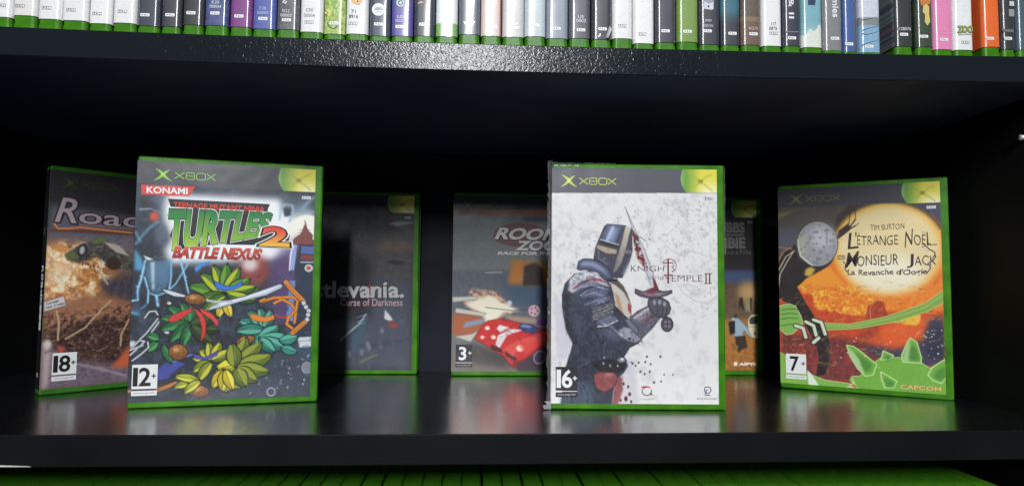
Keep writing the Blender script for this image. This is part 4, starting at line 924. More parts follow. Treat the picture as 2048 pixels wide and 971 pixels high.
# ================================================================== back row
cas = Case(-0.18716, 0.26049, 0.0, 'dark covered game case with pale title at the back wall, left of centre')
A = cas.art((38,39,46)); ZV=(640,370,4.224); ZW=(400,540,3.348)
A.poly([(560,380),(850,380),(850,414),(560,414)], (34,35,38), .2)
A.cloud([(560,414),(850,414),(850,760),(560,760)], (58,60,72), 22, .5, .8, 0, 91, 3)
A.poly([(700,470),(850,460),(850,560),(690,570)], (84,82,84), 6, .7); A.poly(zpts(ZV,[(470,480),(640,470),(800,500),(790,540),(500,560)]), (130,92,72), 3, .6)
A.poly([(560,560),(850,560),(850,760),(560,760)], (74,80,96), 6, .8)
A.ell(682,467,17,22,(98,98,104),3,.8); A.poly([(640,500),(680,480),(740,520),(740,640),(640,640)], (26,27,32), 4, .8)
A.poly(zpts(ZW,[(1100,290),(1130,300),(1090,420),(1060,540),(1000,540),(1020,460)]), (60,84,104), 1.5, .9); A.line(zpts(ZW,[(940,465),(1000,410),(1060,360),(1110,290)]), 1.1, (190,206,214), .85, .2)
for y in (300,330,350): A.line(zpts(ZW,[(1050,y+15),(1100,y-5)]), .7, (150,170,180), .8)
painterly(A,ZV,[(180,330),(380,320),(420,640),(150,640)],[(84,84,92),(22,22,28),(110,110,118),(50,50,60)],90,12,1.2,132,1.2,1.2,.4,.4)
painterly(A,ZV,[(470,480),(820,470),(820,780),(460,780)],[(120,112,104),(66,64,70),(150,110,80),(90,92,96)],110,14,1.2,133,0,.9,.4,.5)
A.poly(zpts(ZV,[(570,330),(640,305),(790,310),(760,330),(650,350)]), (140,142,158), .8, .8); A.ell(*zpts(ZV,[(635,652)])[0],17,4.5,(36,40,38),.6,.9,rot=.05)
A.poly(zpts(ZW,[(1235,260),(1260,290),(1290,330),(1260,335),(1230,320)]), (206,206,206), .5); A.poly(zpts(ZW,[(1255,345),(1300,340),(1325,385),(1270,375)]), (150,60,60), 1.2)
for x,y in ((1000,560),(1080,545),(1130,515),(1120,490),(1205,495),(1215,400)): A.ell(*zpts(ZW,[(x,y)])[0],3,6,(150,150,158),1.2,.7)
A.line(zpts(ZW,[(1070,610),(1130,580),(1180,560)]), 1.6, (130,128,70), .8, .5); A.line(zpts(ZW,[(1150,500),(1400,460)]), 3, (50,56,74), .8, 1)
painterly(A,ZW,[(820,60),(1420,60),(1420,680),(820,680)],[(30,34,42),(104,112,128),(60,66,84),(130,136,146)],200,14,1.0,118,-.6,2,.4,.4)
A.line(zpts(ZW,[(1425,40),(1430,660)]), 1.4, (128,142,150), .7, .4)
A.grain(4,3,15); orb(A, cas); cas.finish(A, None, 3)
S = Sheet(); q = lambda P,z=None: cas.to_uv(P if z is None else zpts(z,P))
a_ = q([(572,594),(806,594),(572,562)])
def bl(q_): return np.stack([q_[:,0]+.004*np.sign(np.sin(q_[:,1]*14)), q_[:,1]],1)
S.text('Castlevania.',a_[0],a_[1],a_[2],(34,34,38),2,offset=.06,warp=bl); S.text('Castlevania.',a_[0],a_[1],a_[2],(176,176,178),3,offset=.028,warp=bl)  # letters toned down so the shade on the title sits in their colour
a_ = q([(681,611),(805,611),(681,597)]); S.text('Curse of Darkness',a_[0],a_[1],a_[2],(186,150,154),3,offset=.008)
S.stroke(q([(740,565),(741,592)]),.5,(170,40,50),4); S.stroke(q([(734,572),(747,572)]),.5,(170,40,50),5)
S.build('title_lettering', cas.cover, M_PRINT, cas.fmap)
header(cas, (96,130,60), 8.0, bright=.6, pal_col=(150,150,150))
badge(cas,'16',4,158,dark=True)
cas.spine((26,26,30))

zoo = Case(-0.01605, 0.25117, 0.0, 'red racing car game case at the back, half behind the knight case')
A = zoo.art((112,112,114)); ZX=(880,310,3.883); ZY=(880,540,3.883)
A.poly([(890,380),(1180,380),(1180,420),(890,420)], (50,54,54), .2); A.poly([(890,420),(1180,420),(1180,432),(890,430)], (150,84,52), 1.2)
A.poly(zpts(ZX,[(100,470),(900,480),(900,971),(100,971)]), (112,120,122), 2, tex=16)
A.ell(*zpts(ZX,[(240,445)])[0],25,6,(96,50,50),1.2); A.poly(zpts(ZX,[(640,470),(860,480),(860,520),(650,520)]), (60,60,84), 2)
A.poly(zpts(ZY,[(90,0),(1170,0),(1170,400),(90,400)]), (92,96,106), 2, tex=20); A.poly(zpts(ZY,[(460,40),(1170,0),(1170,380),(560,260)]), (62,84,108), 4, .9)
A.poly(zpts(ZX,[(560,800),(640,820),(760,830),(880,880),(880,1000),(520,1000)]), (182,116,52), 2.5); A.poly(zpts(ZX,[(650,860),(740,830),(790,880),(800,1010),(640,1010)]), (52,40,40), 1.2); 
A.line(zpts(ZX,[(350,912),(480,908)]), 1, (200,200,196), .8, .3)
A.poly(zpts(ZY,[(95,330),(300,340),(360,400),(300,520),(95,500)]), (170,94,62), 2); A.poly(zpts(ZY,[(90,640),(700,650),(1170,560),(1170,800),(90,800)]), (112,96,86), 4, tex=30); A.poly(zpts(ZY,[(240,560),(500,640),(560,760),(200,700)]), (66,60,60), 3)
A.cloud(zpts(ZY,[(240,140),(420,160),(560,280),(560,330),(380,390),(240,300),(180,260)]), (232,176,140), 10, .35, .9, 1, 95, 6)
A.poly(zpts(ZY,[(190,260),(300,220),(400,190),(480,250),(620,310),(480,330),(440,380),(350,400),(330,330)]), (236,228,206), 1.4)
for P in ([(100,205),(285,200),(290,225),(100,245)],[(125,290),(360,330),(340,355),(120,325)],[(110,510),(250,490),(300,460),(240,550)]): A.poly(zpts(ZY,P), (196,194,184), .3, outline=(110,108,104), ow=.4)
A.poly(zpts(ZY,[(200,400),(360,370),(320,410),(180,445)]), (132,150,178), .8); A.poly(zpts(ZY,[(480,340),(740,370),(760,410),(560,400)]), (158,134,118), 1.2)
A.line(zpts(ZY,[(350,285),(560,310),(700,300)]),.8,(60,60,64),.8,.2); A.ell(*zpts(ZY,[(538,252)])[0],5,5,(196,206,222),.5); A.ell(*zpts(ZY,[(728,312)])[0],12,12,(206,170,184),.2,outline=(120,80,96),ow=.5)
for t in range(5): A.ell(*zpts(ZY,[(728+26*math.cos(t*1.26),312+26*math.sin(t*1.26))])[0],2,2,(120,80,100),.1)
A.poly(zpts(ZY,[(760,380),(870,370),(870,440),(740,420)]), (110,50,130), .6)
painterly(A,ZY,[(90,560),(300,520),(560,740),(1000,760),(1000,800),(90,800)],[(60,56,56),(130,120,112),(90,84,82)],120,14,.9,114,.2,.6,.5,.3)
painterly(A,ZX,[(100,470),(900,480),(900,971),(100,971)],[(130,138,140),(90,96,100),(150,120,104)],120,12,1.2,115,.1,.8,.35,.5)
# red racing car
RD=(198,42,44)
A.poly(zpts(ZY,[(270,530),(320,440),(370,390),(470,370),(600,400),(720,430),(860,470),(1000,520),(1000,640),(860,620),(620,760),(560,745),(490,660),(400,610),(330,560)]), RD, .3, outline=(80,16,20), ow=.6, tex=20)
A.poly(zpts(ZY,[(600,430),(640,408),(720,420),(780,470),(720,490),(640,470)]), (50,60,110), .3, outline=(30,20,30), ow=.4)
A.poly(zpts(ZY,[(430,570),(450,500),(540,450),(640,460),(520,500),(460,600)]), (222,216,218), .3); A.poly(zpts(ZY,[(440,450),(460,420),(540,440),(500,460),(470,480)]), (226,222,222), .3)
CR=[(270,530),(320,440),(370,390),(470,370),(600,400),(720,430),(860,470),(1000,520),(1000,640),(860,620),(620,760),(560,745),(490,660),(400,610),(330,560)]
painterly(A,ZY,CR,[(232,96,84),(150,26,32),(110,16,24),(214,60,56)],190,12,1.0,131,-.4,.9,.55,.25)
A.poly(zpts(ZY,[(480,610),(640,520),(840,480),(700,560),(560,660)]), (236,110,96), 1.6, .55); A.poly(zpts(ZY,[(560,745),(620,760),(860,620),(860,590),(640,690),(570,700)]), (96,14,22), .8, .8)
A.line(zpts(ZY,[(500,455),(590,500),(660,590)]),.5,(110,18,24),.8); A.line(zpts(ZY,[(640,470),(760,520),(900,500)]),.5,(110,18,24),.8); A.line(zpts(ZY,[(330,555),(430,500),(560,455)]),.5,(110,18,24),.7)
A.poly(zpts(ZY,[(615,430),(650,415),(710,430),(690,448)]), (150,170,214), .6, .7)
for x,y,r in ((368,445,5),(415,515,5),(330,515,4),(622,600,8),(550,665,5)): A.ell(*zpts(ZY,[(x,y)])[0],r,r*.8,(246,226,206),.5)
A.poly(zpts(ZY,[(390,570),(470,600),(490,640),(400,610)]), (70,16,20), .4); A.poly(zpts(ZY,[(500,620),(600,680),(580,700),(510,660)]), (84,18,22), .4); A.poly(zpts(ZY,[(600,560),(760,520),(860,500),(740,600),(660,650)]), (220,70,66), 1.5,.8)
A.poly(zpts(ZY,[(590,740),(740,620),(860,540),(1100,560),(1100,740),(600,790)]), (66,50,62), 1); A.ell(*zpts(ZY,[(770,670)])[0],11,13,(70,56,80),.3,rot=.6,outline=(190,180,200),ow=.7)
A.grain(4,3,17); orb(A, zoo); zoo.finish(A, None, 3)
S = Sheet(); q = lambda P,z=None: zoo.to_uv(P if z is None else zpts(z,P))
t_ = np.linspace(0,2*math.pi,40)[:-1]; c1=zpts(ZX,[(620,620)])[0]; S.poly(zoo.to_uv([(c1[0]+55*math.cos(a),c1[1]+25*math.sin(a)) for a in t_]),(112,76,82),1); S.stroke(zoo.to_uv([(c1[0]+55*math.cos(a),c1[1]+25*math.sin(a)) for a in t_]),.5,(150,138,136),2,closed=True)
for s_,P,l in (('ROOM',[(432,648),(900,660),(470,566)],3),('ZOOM',[(596,735),(1000,740),(616,668)],3),('RACE FOR IMPACT',[(450,772),(1000,775),(456,748)],3)):
    a_ = q(P,ZX); 
    if l==3 and s_[0]!='R' or s_=='ROOM': S.text(s_,a_[0]+.4,a_[1]+.4,a_[2]+.4,(50,36,40),3,offset=.07)
    S.text(s_,a_[0],a_[1],a_[2],(214,210,210),4,offset=.04)
S.build('title_lettering', zoo.cover, M_PRINT, zoo.fmap)
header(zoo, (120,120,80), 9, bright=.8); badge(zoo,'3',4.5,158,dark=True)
zoo.spine((60,60,60))

stu = Case(0.18021, 0.25476, 0.0, 'dim game case right of the knight case, white van on brown ground')
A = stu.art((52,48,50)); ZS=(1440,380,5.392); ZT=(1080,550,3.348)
A.poly([(1250,380),(1540,380),(1540,420),(1250,420)], (34,35,38), .2)
A.poly([(1250,540),(1540,540),(1540,570),(1250,570)], (74,90,130), 2); A.poly([(1250,565),(1540,565),(1540,650),(1250,640)], (104,84,66), 3, tex=30)
A.ell(*zpts(ZT,[(1390,110)])[0],20,20,(206,166,110),4,.9); A.poly(zpts(ZT,[(1365,150),(1420,145),(1415,240),(1370,235)]), (150,138,104), 1)
A.poly([(1250,640),(1540,636),(1540,745),(1250,745)], (166,110,52), 2, tex=26); A.cloud([(1250,690),(1540,680),(1540,745),(1250,745)], (118,74,36), 9, .54, .8, 1, 99, 6)
A.poly(zpts(ZT,[(1385,290),(1410,260),(1480,250),(1520,260),(1520,430),(1480,430),(1385,405)]), (214,202,168), .2, outline=(60,50,40), ow=.5); A.poly(zpts(ZT,[(1395,295),(1410,275),(1470,272),(1475,320),(1400,325)]), (60,60,58), .3); A.line(zpts(ZT,[(1385,340),(1520,345)]), .5,(120,110,90))
A.poly(zpts(ZT,[(1425,395),(1432,372),(1440,395)]), (50,46,44), .1)
# walking person
A.poly(zpts(ZT,[(1275,285),(1300,275),(1330,290),(1370,330),(1410,400),(1400,410),(1360,365),(1350,410),(1300,410),(1280,350)]), (150,170,184), .2, outline=(40,44,50), ow=.3); A.ell(*zpts(ZT,[(1305,270)])[0],3.4,4.4,(70,48,36),.2)
A.poly(zpts(ZT,[(1258,310),(1300,300),(1302,385),(1266,395)]), (34,34,44), .3); A.poly(zpts(ZT,[(1302,405),(1370,400),(1385,480),(1350,490),(1330,515),(1316,505),(1322,470),(1305,460)]), (60,48,40), .3)
A.poly(zpts(ZT,[(1330,150),(1350,145),(1355,190),(1365,235),(1350,225),(1340,200),(1325,235),(1328,190)]), (52,40,36), .3); A.poly(zpts(ZT,[(1400,150),(1415,150),(1412,235),(1402,235)]), (60,46,38), .3)
A.grain(4,3,19); orb(A, stu, .9); stu.finish(A, None, 3)
S = Sheet(); q = lambda P,z=None: stu.to_uv(P if z is None else zpts(z,P))
a_ = q([(-150,455),(258,455),(-150,350)],ZS); S.text('STUBBS',a_[0],a_[1],a_[2],(120,120,120),2,offset=.05); S.poly(q([(-150,472),(260,472),(260,494),(-150,494)],ZS),(110,110,110),2)
a_ = q([(-240,622),(266,622),(-240,512)],ZS); S.text('ZOMBIE',a_[0],a_[1],a_[2],(120,120,120),2,offset=.05)
a_ = q([(-200,690),(336,690),(-200,640)],ZS); S.text('Rebel without a Pulse',a_[0],a_[1],a_[2],(110,106,106),2,offset=.0)
S.build('title_lettering', stu.cover, M_PRINT, stu.fmap); S = Sheet()
a_ = q([(1336,602),(1450,602),(1336,584)],ZT); S.text('ASPYR',a_[0],a_[1],a_[2],(232,226,216),2,offset=.05); c1=zpts(ZT,[(1309,592)])[0]; S.poly(stu.to_uv([(c1[0]+4*math.cos(a),c1[1]+4.4*math.sin(a)) for a in np.linspace(0,6.28,8)[:-1]]),(232,226,216),2)
S.build('publisher_badge', stu.cover, M_PRINT, stu.fmap)
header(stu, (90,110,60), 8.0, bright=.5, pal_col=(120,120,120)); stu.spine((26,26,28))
# ================================================================== packed row on the upper shelf, spines outward
ZU = HB+TU
def rr_profile(wd, dp, r, rb, n=5):
    P=[]
    for cx,cy,rad,a0 in ((r,r,r,math.pi),(wd-r,r,r,1.5*math.pi),(wd-rb,dp-rb,rb,0),(rb,dp-rb,rb,.5*math.pi)):
        for i in range(n+1): a=a0+i/n*math.pi/2; P.append((cx+rad*math.cos(a),cy+rad*math.sin(a)))
    return P
def shell_upright(wd, parent, mat, name='shell', dp=0.1345):
    P = rr_profile(wd,dp,0.0030,0.0012); cx,cy = wd/2,dp/2; bm = bmesh.new(); rings=[]
    for z,ins in ((0,.0012),(.0004,.0004),(.0013,0),(.0036,0),(.0038,.0003),(CH-.0038,.0003),(CH-.0036,0),(CH-.0012,0),(CH,.0012)):
        rings.append([bm.verts.new((cx+(x-cx)*(1-2*ins/wd), cy+(y-cy)*(1-2*ins/dp), z)) for x,y in P])
    n=len(P)
    for a,b in zip(rings,rings[1:]):
        for k in range(n): bm.faces.new((a[k],a[(k+1)%n],b[(k+1)%n],b[k]))
    bm.faces.new(rings[0][::-1]); bm.faces.new(rings[-1])
    return bm_to(name,bm,parent,[mat],False)
def spine_case(x0,x1,base,ib,pal,texts=(),label='',fn=None,marks=None,yo=0.0,style='w',vt=()):
    """x0,x1: measured edges; ib: lower edge of the printed slip; all measured marks turned into millimetres on the spine"""
    yf = 0.0045+yo
    pa, pb = on_y(x0,60,yf), on_y(x1,60,yf); wd = pb[0]-pa[0]-0.0002; X = pa[0]+0.0001; z0 = ZU-sag(X+wd/2,SAG_U)+0.0002
    root = empty('game_case',(X,yf,z0),math.radians(random.uniform(-.5,.5)),label,'game case','game cases packed upright on the upper shelf')
    shell_upright(wd, root, M_GREEN)
    zb = max((on_y((x0+x1)/2,ib,yf)[2]-z0)*1000, 1.2)
    # printed slip wrapped round the spine
    r, e = 0.0030, 0.00016; P=[(-e,0.030),(-e,0.012),(-e,0.006)]
    for i in range(7): a=math.pi+i/6*math.pi/2; P.append((r+(r+e)*math.cos(a), r+(r+e)*math.sin(a)))
    nf=8
    for i in range(1,nf): P.append((r+(wd-2*r)*i/nf,-e-0.00010*math.sin(math.pi*i/nf)))
    for i in range(7): a=1.5*math.pi+i/6*math.pi/2; P.append((wd-r+(r+e)*math.cos(a), r+(r+e)*math.sin(a)))
    P += [(wd+e,0.006),(wd+e,0.012),(wd+e,0.030)]
    d = [0]
    for a,b in zip(P,P[1:]): d.append(d[-1]+math.hypot(b[0]-a[0],b[1]-a[1]))
    zs = list(np.arange(zb,42,0.7))+[60,100,150,186]
    V=[];K=[]
    for z in zs:
        for (x,y) in P: V.append((x,y,z/1000))
    U = np.array([p[0]*1000 for p in P]*len(zs)); ZZ = np.repeat(zs,len(P))
    col = np.repeat(np.array(base,float)[None],len(V),0)
    if fn is not None: col = fn(U,ZZ,col,wd*1000)
    rs = np.random.RandomState(int(x0)+99); col = col*(1+0.03*rs.randn(len(V),1)*.5)
    n=len(P); F=[(j*n+i,j*n+i+1,(j+1)*n+i+1,(j+1)*n+i) for j in range(len(zs)-1) for i in range(n-1)]
    ins = mesh_from('spine_insert',V,F,lin(np.clip(col,0,255)),root,M_SPINE)
    for p in ins.data.polygons: p.use_smooth=True
    mp = lambda u,v,l: (u/1000,-0.00034-l*0.00006,v/1000)
    def mm(px,py): q=on_y(px,py,yf-0.0003); return ((q[0]-X)*1000,(q[2]-z0)*1000)
    S = Sheet()
    if pal:
        u,v = mm(*pal); wl = 5.9; hl=2.1; u=min(max(u,wl/2+.8),wd*1000-wl/2-.6)
        if style=='w': S.poly([(u-wl/2,v-hl/2+.3),(u-wl/2+.3,v-hl/2),(u+wl/2-.3,v-hl/2),(u+wl/2,v-hl/2+.3),(u+wl/2,v+hl/2-.3),(u+wl/2-.3,v+hl/2),(u-wl/2+.3,v+hl/2),(u-wl/2,v+hl/2-.3)],(236,236,236),1); tc=(60,60,66)
        else: S.frame(u-wl/2,v-hl/2,u+wl/2,v+hl/2,.22,(150,150,154),1); tc=(140,140,146)
        S.text('P A L',(u-wl*.33,v-.65),(u+wl*.33,v-.65),(u-wl*.33,v+.65),tc,2,offset=.01)
    for (s,cx,cy,w_,h_,c_) in texts:
        u,v = mm(cx,cy); k=1000/3080.; u=min(max(u,w_*k/2+.6),wd*1000-w_*k/2-.4); S.text(s,(u-w_*k/2,v-h_*k/2),(u+w_*k/2,v-h_*k/2),(u-w_*k/2,v+h_*k/2),c_,3,offset=.012)
    for (s,cx,y0,y1,w_,c_) in vt:      # text running down the spine
        u,v0 = mm(cx,y0); _,v1 = mm(cx,y1); k=w_*1000/3080./2; S.text(s,(u-k,v0),(u-k,v1),(u+k,v0),c_,3,offset=.015)
    if marks: marks(S,mm)
    # sheets here run upward, so turn polygons to face the room
    def flip(o):
        bm=bmesh.new(); bm.from_mesh(o.data)
        for f in bm.faces:
            f.normal_update()
            if f.normal.y>0: f.normal_flip()
        bm.to_mesh(o.data); bm.free()
    o = S.build('spine_lettering',ins,M_SPINE,mp)
    if o: flip(o)
    return root, ins, mm
def vgrad(z0,z1,c1):   # colour changes up the spine between two heights in mm
    def f(U,Z,col,w_): t=np.clip((Z-z0)/(z1-z0),0,1)[:,None]; return col*(1-t)+np.array(c1,float)*t
    return f
def blot(cols,cell,seed,mix=1.0):
    def f(U,Z,col,w_):
        N = vnoise(240,200,cell*2,seed,3); i=np.clip((Z*4).astype(int),0,239); j=np.clip(((U+3)*8).astype(int),0,199)
        t = np.clip((N[i,j]-.25)/.5,0,.999)*(len(cols)-1); k=t.astype(int); fr=(t-k)[:,None]; cc=np.array(cols,float)
        return col*(1-mix)+(cc[k]*(1-fr)+cc[np.minimum(k+1,len(cols)-1)]*fr)*mix
    return f
def chain(*fs):
    def f(U,Z,col,w_):
        for g in fs: col=g(U,Z,col,w_)
        return col
    return f
WH=(228,228,228); GT=(150,150,156); LT=(206,208,216)
spine_case(-27,20,WH,34,(2,11),label='plain white spine at the left end of the upper row, cut by the picture edge',style='o')
spine_case(22,69.5,(224,221,219),31,(40,12),label='second white spine of the upper row from the left, faintly pinkish',style='o')
spine_case(72,119.5,WH,38,(93,16),label='third white spine of the upper row from the left',style='o')
spine_case(121,172,WH,41,(142,20),label='fourth white spine of the upper row from the left, its slip sitting crooked',style='o')
spine_case(175,220,(232,232,231),47,(194,27.5),label='fifth white spine of the upper row from the left, its slip slid to the shelf',style='o')
spine_case(223,270,WH,46,(245,23),label='sixth white spine, directly left of the first dark spines in the upper row',style='o')
spine_case(272,317,(66,72,84),52,(290,30),label='slate grey spine directly right of the run of six white spines')
spine_case(320,360,(64,65,72),53,(340,30),label='dark grey spine second to the right of the white run, no number')
spine_case(363,405,(58,60,62),50,(382,26),label='charcoal spine directly left of the blue spine marked K30')
spine_case(407,455,(72,80,128),51,(430,26.5),(('K30',431,5,14,6.5,LT),('00004',431,13.5,23,6.5,LT)),'blue spine numbered K30 00004',blot([(64,72,118),(90,100,150)],5,3,.7))
spine_case(458,502,(126,66,132),54,(478,32.5),label='purple spine between two blue spines in the upper row')
spine_case(503.5,550,(84,96,164),58,(526,37.5),(('F38',526,17,13,6.5,(170,180,220)),('00005',526,26,22,6.5,(170,180,220))),'blue spine numbered F38 00005 right of the purple one')
def swirl(S,mm):
    S.stroke([mm(575,-6),mm(570,0),mm(566,5),mm(571,7),mm(573,3)],1.1,(210,210,214),2)
spine_case(552,597,(88,88,92),59,(573,40),(('N12',572,22,14,6.5,LT),('00003',572,31,22,6.5,LT)),'grey spine numbered N12 00003 with a white swirl',blot([(78,78,84),(110,110,114)],4,5,.7),swirl)
spine_case(599,645,WH,64,(618,44.5),(('C50',619,20,15,6.5,GT),('00004',619,31,22,6.5,GT)),'white spine numbered C50 00004',style='o')
def lf14(S,mm):
    S.stroke([mm(655,46),mm(660,55),mm(668,58),mm(674,52)],.6,(40,66,34),2); S.stroke([mm(650,20),mm(656,26),mm(652,33)],.5,(70,96,40),2)
    S.poly([mm(649,26),mm(657,17),mm(664,22),mm(659,34)],(206,208,104),1)
spine_case(647,689.5,(150,176,88),68,(668,46.5),label='leafy yellow and green patterned spine',fn=blot([(108,142,62),(150,182,84),(196,214,120),(120,150,70)],4,8,1),marks=lf14)
def or15(S,mm):
    S.poly([mm(700,-8),mm(728,-8),mm(724,4),mm(718,10),mm(710,9),mm(703,3)],(226,176,104),1); S.poly([mm(707,-8),mm(722,-8),mm(718,4),mm(711,4)],(240,214,176),2); S.poly([mm(714,1),mm(717,1),mm(717,4),mm(714,4)],(60,40,30),3)
spine_case(691,736,WH,68,(706,47),(('71',707,23,9,7,(110,110,116)),('8916',707,33,18,7,(70,70,76))),'white spine numbered 71 8916 with an orange patch at the top',marks=or15,style='o')
def ea(S,mm):
    c=mm(757,19.5); S.poly([(c[0]+4.3*math.cos(a),c[1]+4.3*math.sin(a)) for a in np.linspace(0,6.28,33)[:-1]],(226,230,234),1)
    x,y=c; g=(70,84,100)
    for k,(a,b) in enumerate(((-2.6,.6),(-3.0,.4),(-3.2,0))): S.stroke([(x+a+.5,y+1.2-k*.75),(x+b,y+1.2-k*.75)],.36,g,2)
    S.stroke([(x+.1,y-.4),(x+1.5,y+1.4),(x+2.9,y-.4)],.42,g,3); S.stroke([(x+1.0,y-.3),(x+2.2,y-.3)],.36,g,2); S.stroke([(x-2.2,y-1.7),(x+2.2,y-1.7)],.3,(130,170,190),2)
spine_case(738,780,(72,80,94),72,(757,48.5),label='slate spine with a round white logo disc',marks=ea)
def gr(S,mm):
    c=mm(801,6); S.stroke([(c[0]+2.3*math.cos(a),c[1]+2.3*math.sin(a)) for a in np.linspace(0,6.0,20)],1.0,(176,210,170),2); S.poly([(c[0]+1.0*math.cos(a),c[1]+1.0*math.sin(a)) for a in np.linspace(0,6.28,12)[:-1]],(206,226,200),2)
spine_case(782,825.5,(96,90,158),72,(800,53.5),(('L05',802,34,14,6.5,LT),('00008',801,42,20,6.5,(186,180,226))),'violet blue spine numbered L05 00008 with a pale green ring',marks=gr)
spine_case(827,869,(66,70,80),72,(847,49),label='dark slate spine with a tiny orange mark, right of the violet one',marks=lambda S,mm: S.stroke([mm(836,8),mm(841,4),mm(848,5),mm(840,7)],.8,(206,146,96),2))
spine_case(871,915,(196,222,184),73,None,label='white spine turning light green at its foot',fn=lambda U,Z,c,w_: np.where((Z>14.2)[:,None],np.array([226,230,232.]),np.where(((U>3)&(U<w_-3.5))[:,None],np.array([214,228,206.]),np.array([130,178,104.]))))
def arrow(S,mm):
    S.poly([mm(933,-8),mm(943,-8),mm(943,44),mm(950,44),mm(938,58),mm(927,44),mm(933,44)],(226,230,234),1)
spine_case(917,960,(104,110,122),69,None,label='grey spine with a white arrow pointing down',marks=arrow)
spine_case(961.5,1003,(224,204,198),72,(985,54),label='pinkish white spine with a red brown right edge',fn=lambda U,Z,c,w_: np.where((U>w_-1.2)[:,None],np.array([150,84,70.]),c))
spine_case(1004.5,1048,(206,206,204),74,None,label='silvery white spine with creased film at its foot',marks=lambda S,mm:[S.stroke([mm(1012,56),mm(1022,52),mm(1036,48)],.5,(240,240,240),2),S.rect(*mm(1020,58),*mm(1037,53),(232,232,232),1)])
spine_case(1049,1091.5,(190,200,206),73,(1070,51),label='pale silver blue spine near the middle of the upper row')
spine_case(1093,1136.5,(144,152,166),77,(1113,57),label='mid grey blue spine right of the pale silver one')
spine_case(1138,1181,(92,90,100),77,(1162,60),(('U5',1162,34,12,7,LT),('0003',1162,42,20,7,LT)),'dark grey spine with number ending 0003')
r26,i26,mm26 = spine_case(1183,1223.5,(62,64,72),79,(1205,58),label='dark spine whose clear wrapper is torn and peeling at its foot')
spine_case(1225,1265.5,WH,77,(1245,52),label='left one of the two white spines right of the torn wrapper',style='o')
spine_case(1267,1309,(232,231,230),87,(1284,68.5),label='right one of the two white spines past the torn wrapper, slip low',style='o')
spine_case(1311,1352.5,(66,66,78),85,(1331,62),label='dark violet grey spine directly left of the olive green one')
spine_case(1355,1397.5,(120,150,74),84,(1375,63),label='plain olive green spine')
def ph(S,mm):
    S.poly([mm(1408,-8),mm(1427,-8),mm(1427,18),mm(1424,20),mm(1408,18)],(206,208,218),1); S.rect(*mm(1415,15),*mm(1418.5,11.5),(30,30,36),2); S.poly([mm(1408,-8),mm(1427,-8),mm(1427,4),mm(1417,8),mm(1408,2)],(150,154,170),2)
spine_case(1399,1440.5,(60,62,70),89,(1415,62),(('JWD',1416,42,15,6.5,LT),('0001W',1417,52,20,6.5,(190,190,196))),'dark spine numbered JWD 0001W with a pale tag shape',marks=ph)
spine_case(1442.5,1481,(60,62,72),90,(1465,67),label='dark spine turning teal upward, left of the brown one',fn=vgrad(20,30,(60,110,126)))
spine_case(1483,1522,(112,88,82),90,(1507,68),(('40270',1506,57,21,6.5,(196,170,160)),),'brown spine numbered 40270',chain(lambda U,Z,c,w_: np.where(((Z>22)&(Z<25.5))[:,None],np.array([150,120,84.]),np.where((Z>25.5)[:,None],np.array([92,84,76.]),c)),blot([(90,80,70),(130,100,84)],5,12,.35)))
spine_case(1524,1564.5,WH,92,(1547,67),(('117',1547,48,11,6.5,(110,110,116)),('0875',1546,57,17,6.5,(110,110,116))),'white spine numbered 117 0875',style='o')
spine_case(1567,1602.5,(58,60,74),92,(1584,76),label='dark spine with vertical white lettering and II',vt=(('& II',1582,-4,37,11,(226,226,232)),),fn=vgrad(9,11.5,(58,60,74)),marks=lambda S,mm: S.stroke([mm(1570,64),mm(1598,64)],.6,(130,132,140),2))
spine_case(1604,1645.5,(150,186,192),95,None,label='pale blue sky and cloud patterned spine',fn=chain(vgrad(14,24,(120,170,180)),lambda U,Z,c,w_: np.where((np.sin(U*.9)*1.6+Z<14+U*.45)[:,None],np.array([216,220,210.]),c)),marks=lambda S,mm: S.poly([mm(1616,-4),mm(1632,-6),mm(1630,11),mm(1616,10)],(44,56,92),1))
spine_case(1647,1685.5,(128,128,130),101,(1670,77),label='grey spine with vertical white lettering beside a narrow blue one',vt=(('mies',1670,-3,35,13,(236,236,236)),))
spine_case(1686.5,1719,(62,92,148),104,(1694,88),label='narrow dark blue spine standing slightly back from its neighbours',yo=.004,fn=lambda U,Z,c,w_: np.where((U>w_-4)[:,None],np.array([70,76,96.]),c))
def sea(S,mm):
    for y,a in ((40,0),(58,3),(70,-2),(87,4)): S.stroke([mm(1724,y+a),mm(1736,y-1),mm(1748,y-4),mm(1757,y-7)],.5,(70,92,110),2,taper=True)
spine_case(1720,1762,(130,168,196),105,(1738,93),label='light blue sea patterned spine with a white top and grey band',fn=chain(lambda U,Z,c,w_: np.where((Z>27)[:,None],np.array([222,218,222.]),np.where((Z>21.5)[:,None],np.array([130,126,116.]),c)),blot([(110,150,184),(150,186,210)],3,22,.25)),marks=sea)
spine_case(1790,1827,(54,55,56),93,(1808,69),(('1128076',1808,58,30,6.5,LT),),'black spine numbered 1128076',fn=lambda U,Z,c,w_: np.where((U<0)[:,None],blot([(60,70,84),(150,160,156),(60,84,104),(170,120,130)],4,31,1)(U,Z,c,w_),c))
def fig(S,mm):
    S.poly([mm(1846,12),mm(1853,8),mm(1858,14),mm(1858,30),mm(1860,44),mm(1854,52),mm(1849,44),mm(1850,30),mm(1845,24)],(206,190,110),2); S.poly([mm(1838,-6),mm(1862,-6),mm(1860,8),mm(1842,12)],(196,120,66),1)
spine_case(1833,1867.5,(58,60,58),94,(1848,73),label='dark spine with small gold shapes and an orange glow at the top',fn=blot([(50,54,52),(60,84,56),(56,58,58)],4,41,.8),marks=fig)
spine_case(1868.5,1906.5,(224,134,176),99,(1888,79),(('113',1888,60,10,6,(236,170,200)),('0866',1888,67,16,5,(236,170,200))),'bright pink spine left of the ZOO spine')
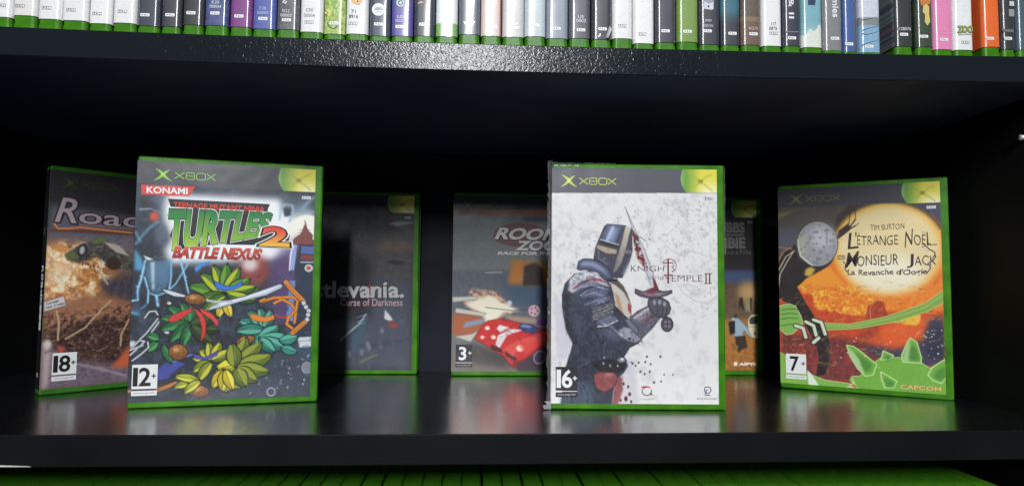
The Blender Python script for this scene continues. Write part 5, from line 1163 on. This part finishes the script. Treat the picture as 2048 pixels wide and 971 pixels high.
def zo(S,mm):
    for of,c_,l in ((.09,(96,110,50),2),(.03,(150,160,96),3)): S.text('ZOO',mm(1916,65),mm(1945,65),mm(1916,53),c_,l,offset=of)
    S.text('digital publishing',mm(1915,71.5),mm(1946,71.5),mm(1915,67),(110,112,108),3)
spine_case(1908.5,1948,WH,100,(1931,85),label='white spine with an olive ZOO logo',marks=zo,style='o')
spine_case(1966.5,2002,(228,104,44),94,(1980,77),label='bright orange spine with a gap at its left')
spine_case(2004,2032,(54,56,56),99,(2016,77),label='narrow black spine with two white squares, right of the orange one',marks=lambda S,mm:[S.rect(*mm(2019,12),*mm(2028,3),(200,200,206),1),S.rect(*mm(2018,33),*mm(2028,19),(150,146,150),1),S.rect(*mm(2005,64),*mm(2027,59),(110,112,110),1)])
spine_case(2035,2074,(70,90,104),100,None,label='teal grey spine at the right end of the upper row, cut by the picture edge')
# loose film: peeling wrapper of the torn case and one flap at the white run
def flap(root, pts, name='torn_film', mat=None):
    me=bpy.data.meshes.new(name); me.from_pydata(pts,[],[(0,1,2),(1,3,2)] if len(pts)==4 else [(0,1,2)]); link(name,me,root,[mat or M_FLAP])
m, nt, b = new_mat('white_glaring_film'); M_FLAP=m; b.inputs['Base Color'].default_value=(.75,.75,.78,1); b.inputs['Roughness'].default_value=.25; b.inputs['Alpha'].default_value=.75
def loc(mm,px,py,out): u,v=mm(px,py); return (u/1000,-0.0006-out,v/1000)
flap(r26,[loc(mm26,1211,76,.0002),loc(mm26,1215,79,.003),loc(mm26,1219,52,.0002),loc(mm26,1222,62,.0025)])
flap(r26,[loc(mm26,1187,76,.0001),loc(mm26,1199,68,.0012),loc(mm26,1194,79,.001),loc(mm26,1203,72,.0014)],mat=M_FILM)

# ================================================================== row on the shelf below: only the tops show
zf = -TB-HL
M_GREEN_T = green_mat('case_plastic_painted_lit', (0.20,0.68,0.045), (0.11,0.46,0.02))  # same case plastic, brightened so the light on the tops is in its colour
first = None; xk = XL+0.003; k = 0; rs = np.random.RandomState(3)
while xk < XR-0.016:
    y = 0.004+rs.rand()*0.004
    if first is None:
        root = empty('game_case',(xk,y,zf+0.0003),0,'green game case standing upright on the shelf below, only its top edge visible','game case','game cases packed upright on the shelf below')
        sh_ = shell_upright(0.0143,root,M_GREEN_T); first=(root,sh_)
    else:
        root = first[0].copy(); C.objects.link(root); c_ = first[1].copy(); C.objects.link(c_); c_.parent=root
        root.location=(xk,y,zf+0.0003)
    root.location.z = zf+0.0003-sag(xk,0.001)+0.0001; root.rotation_euler.z = math.radians(rs.uniform(-.4,.4))
    xk += 0.01495+rs.rand()*0.0006; k+=1
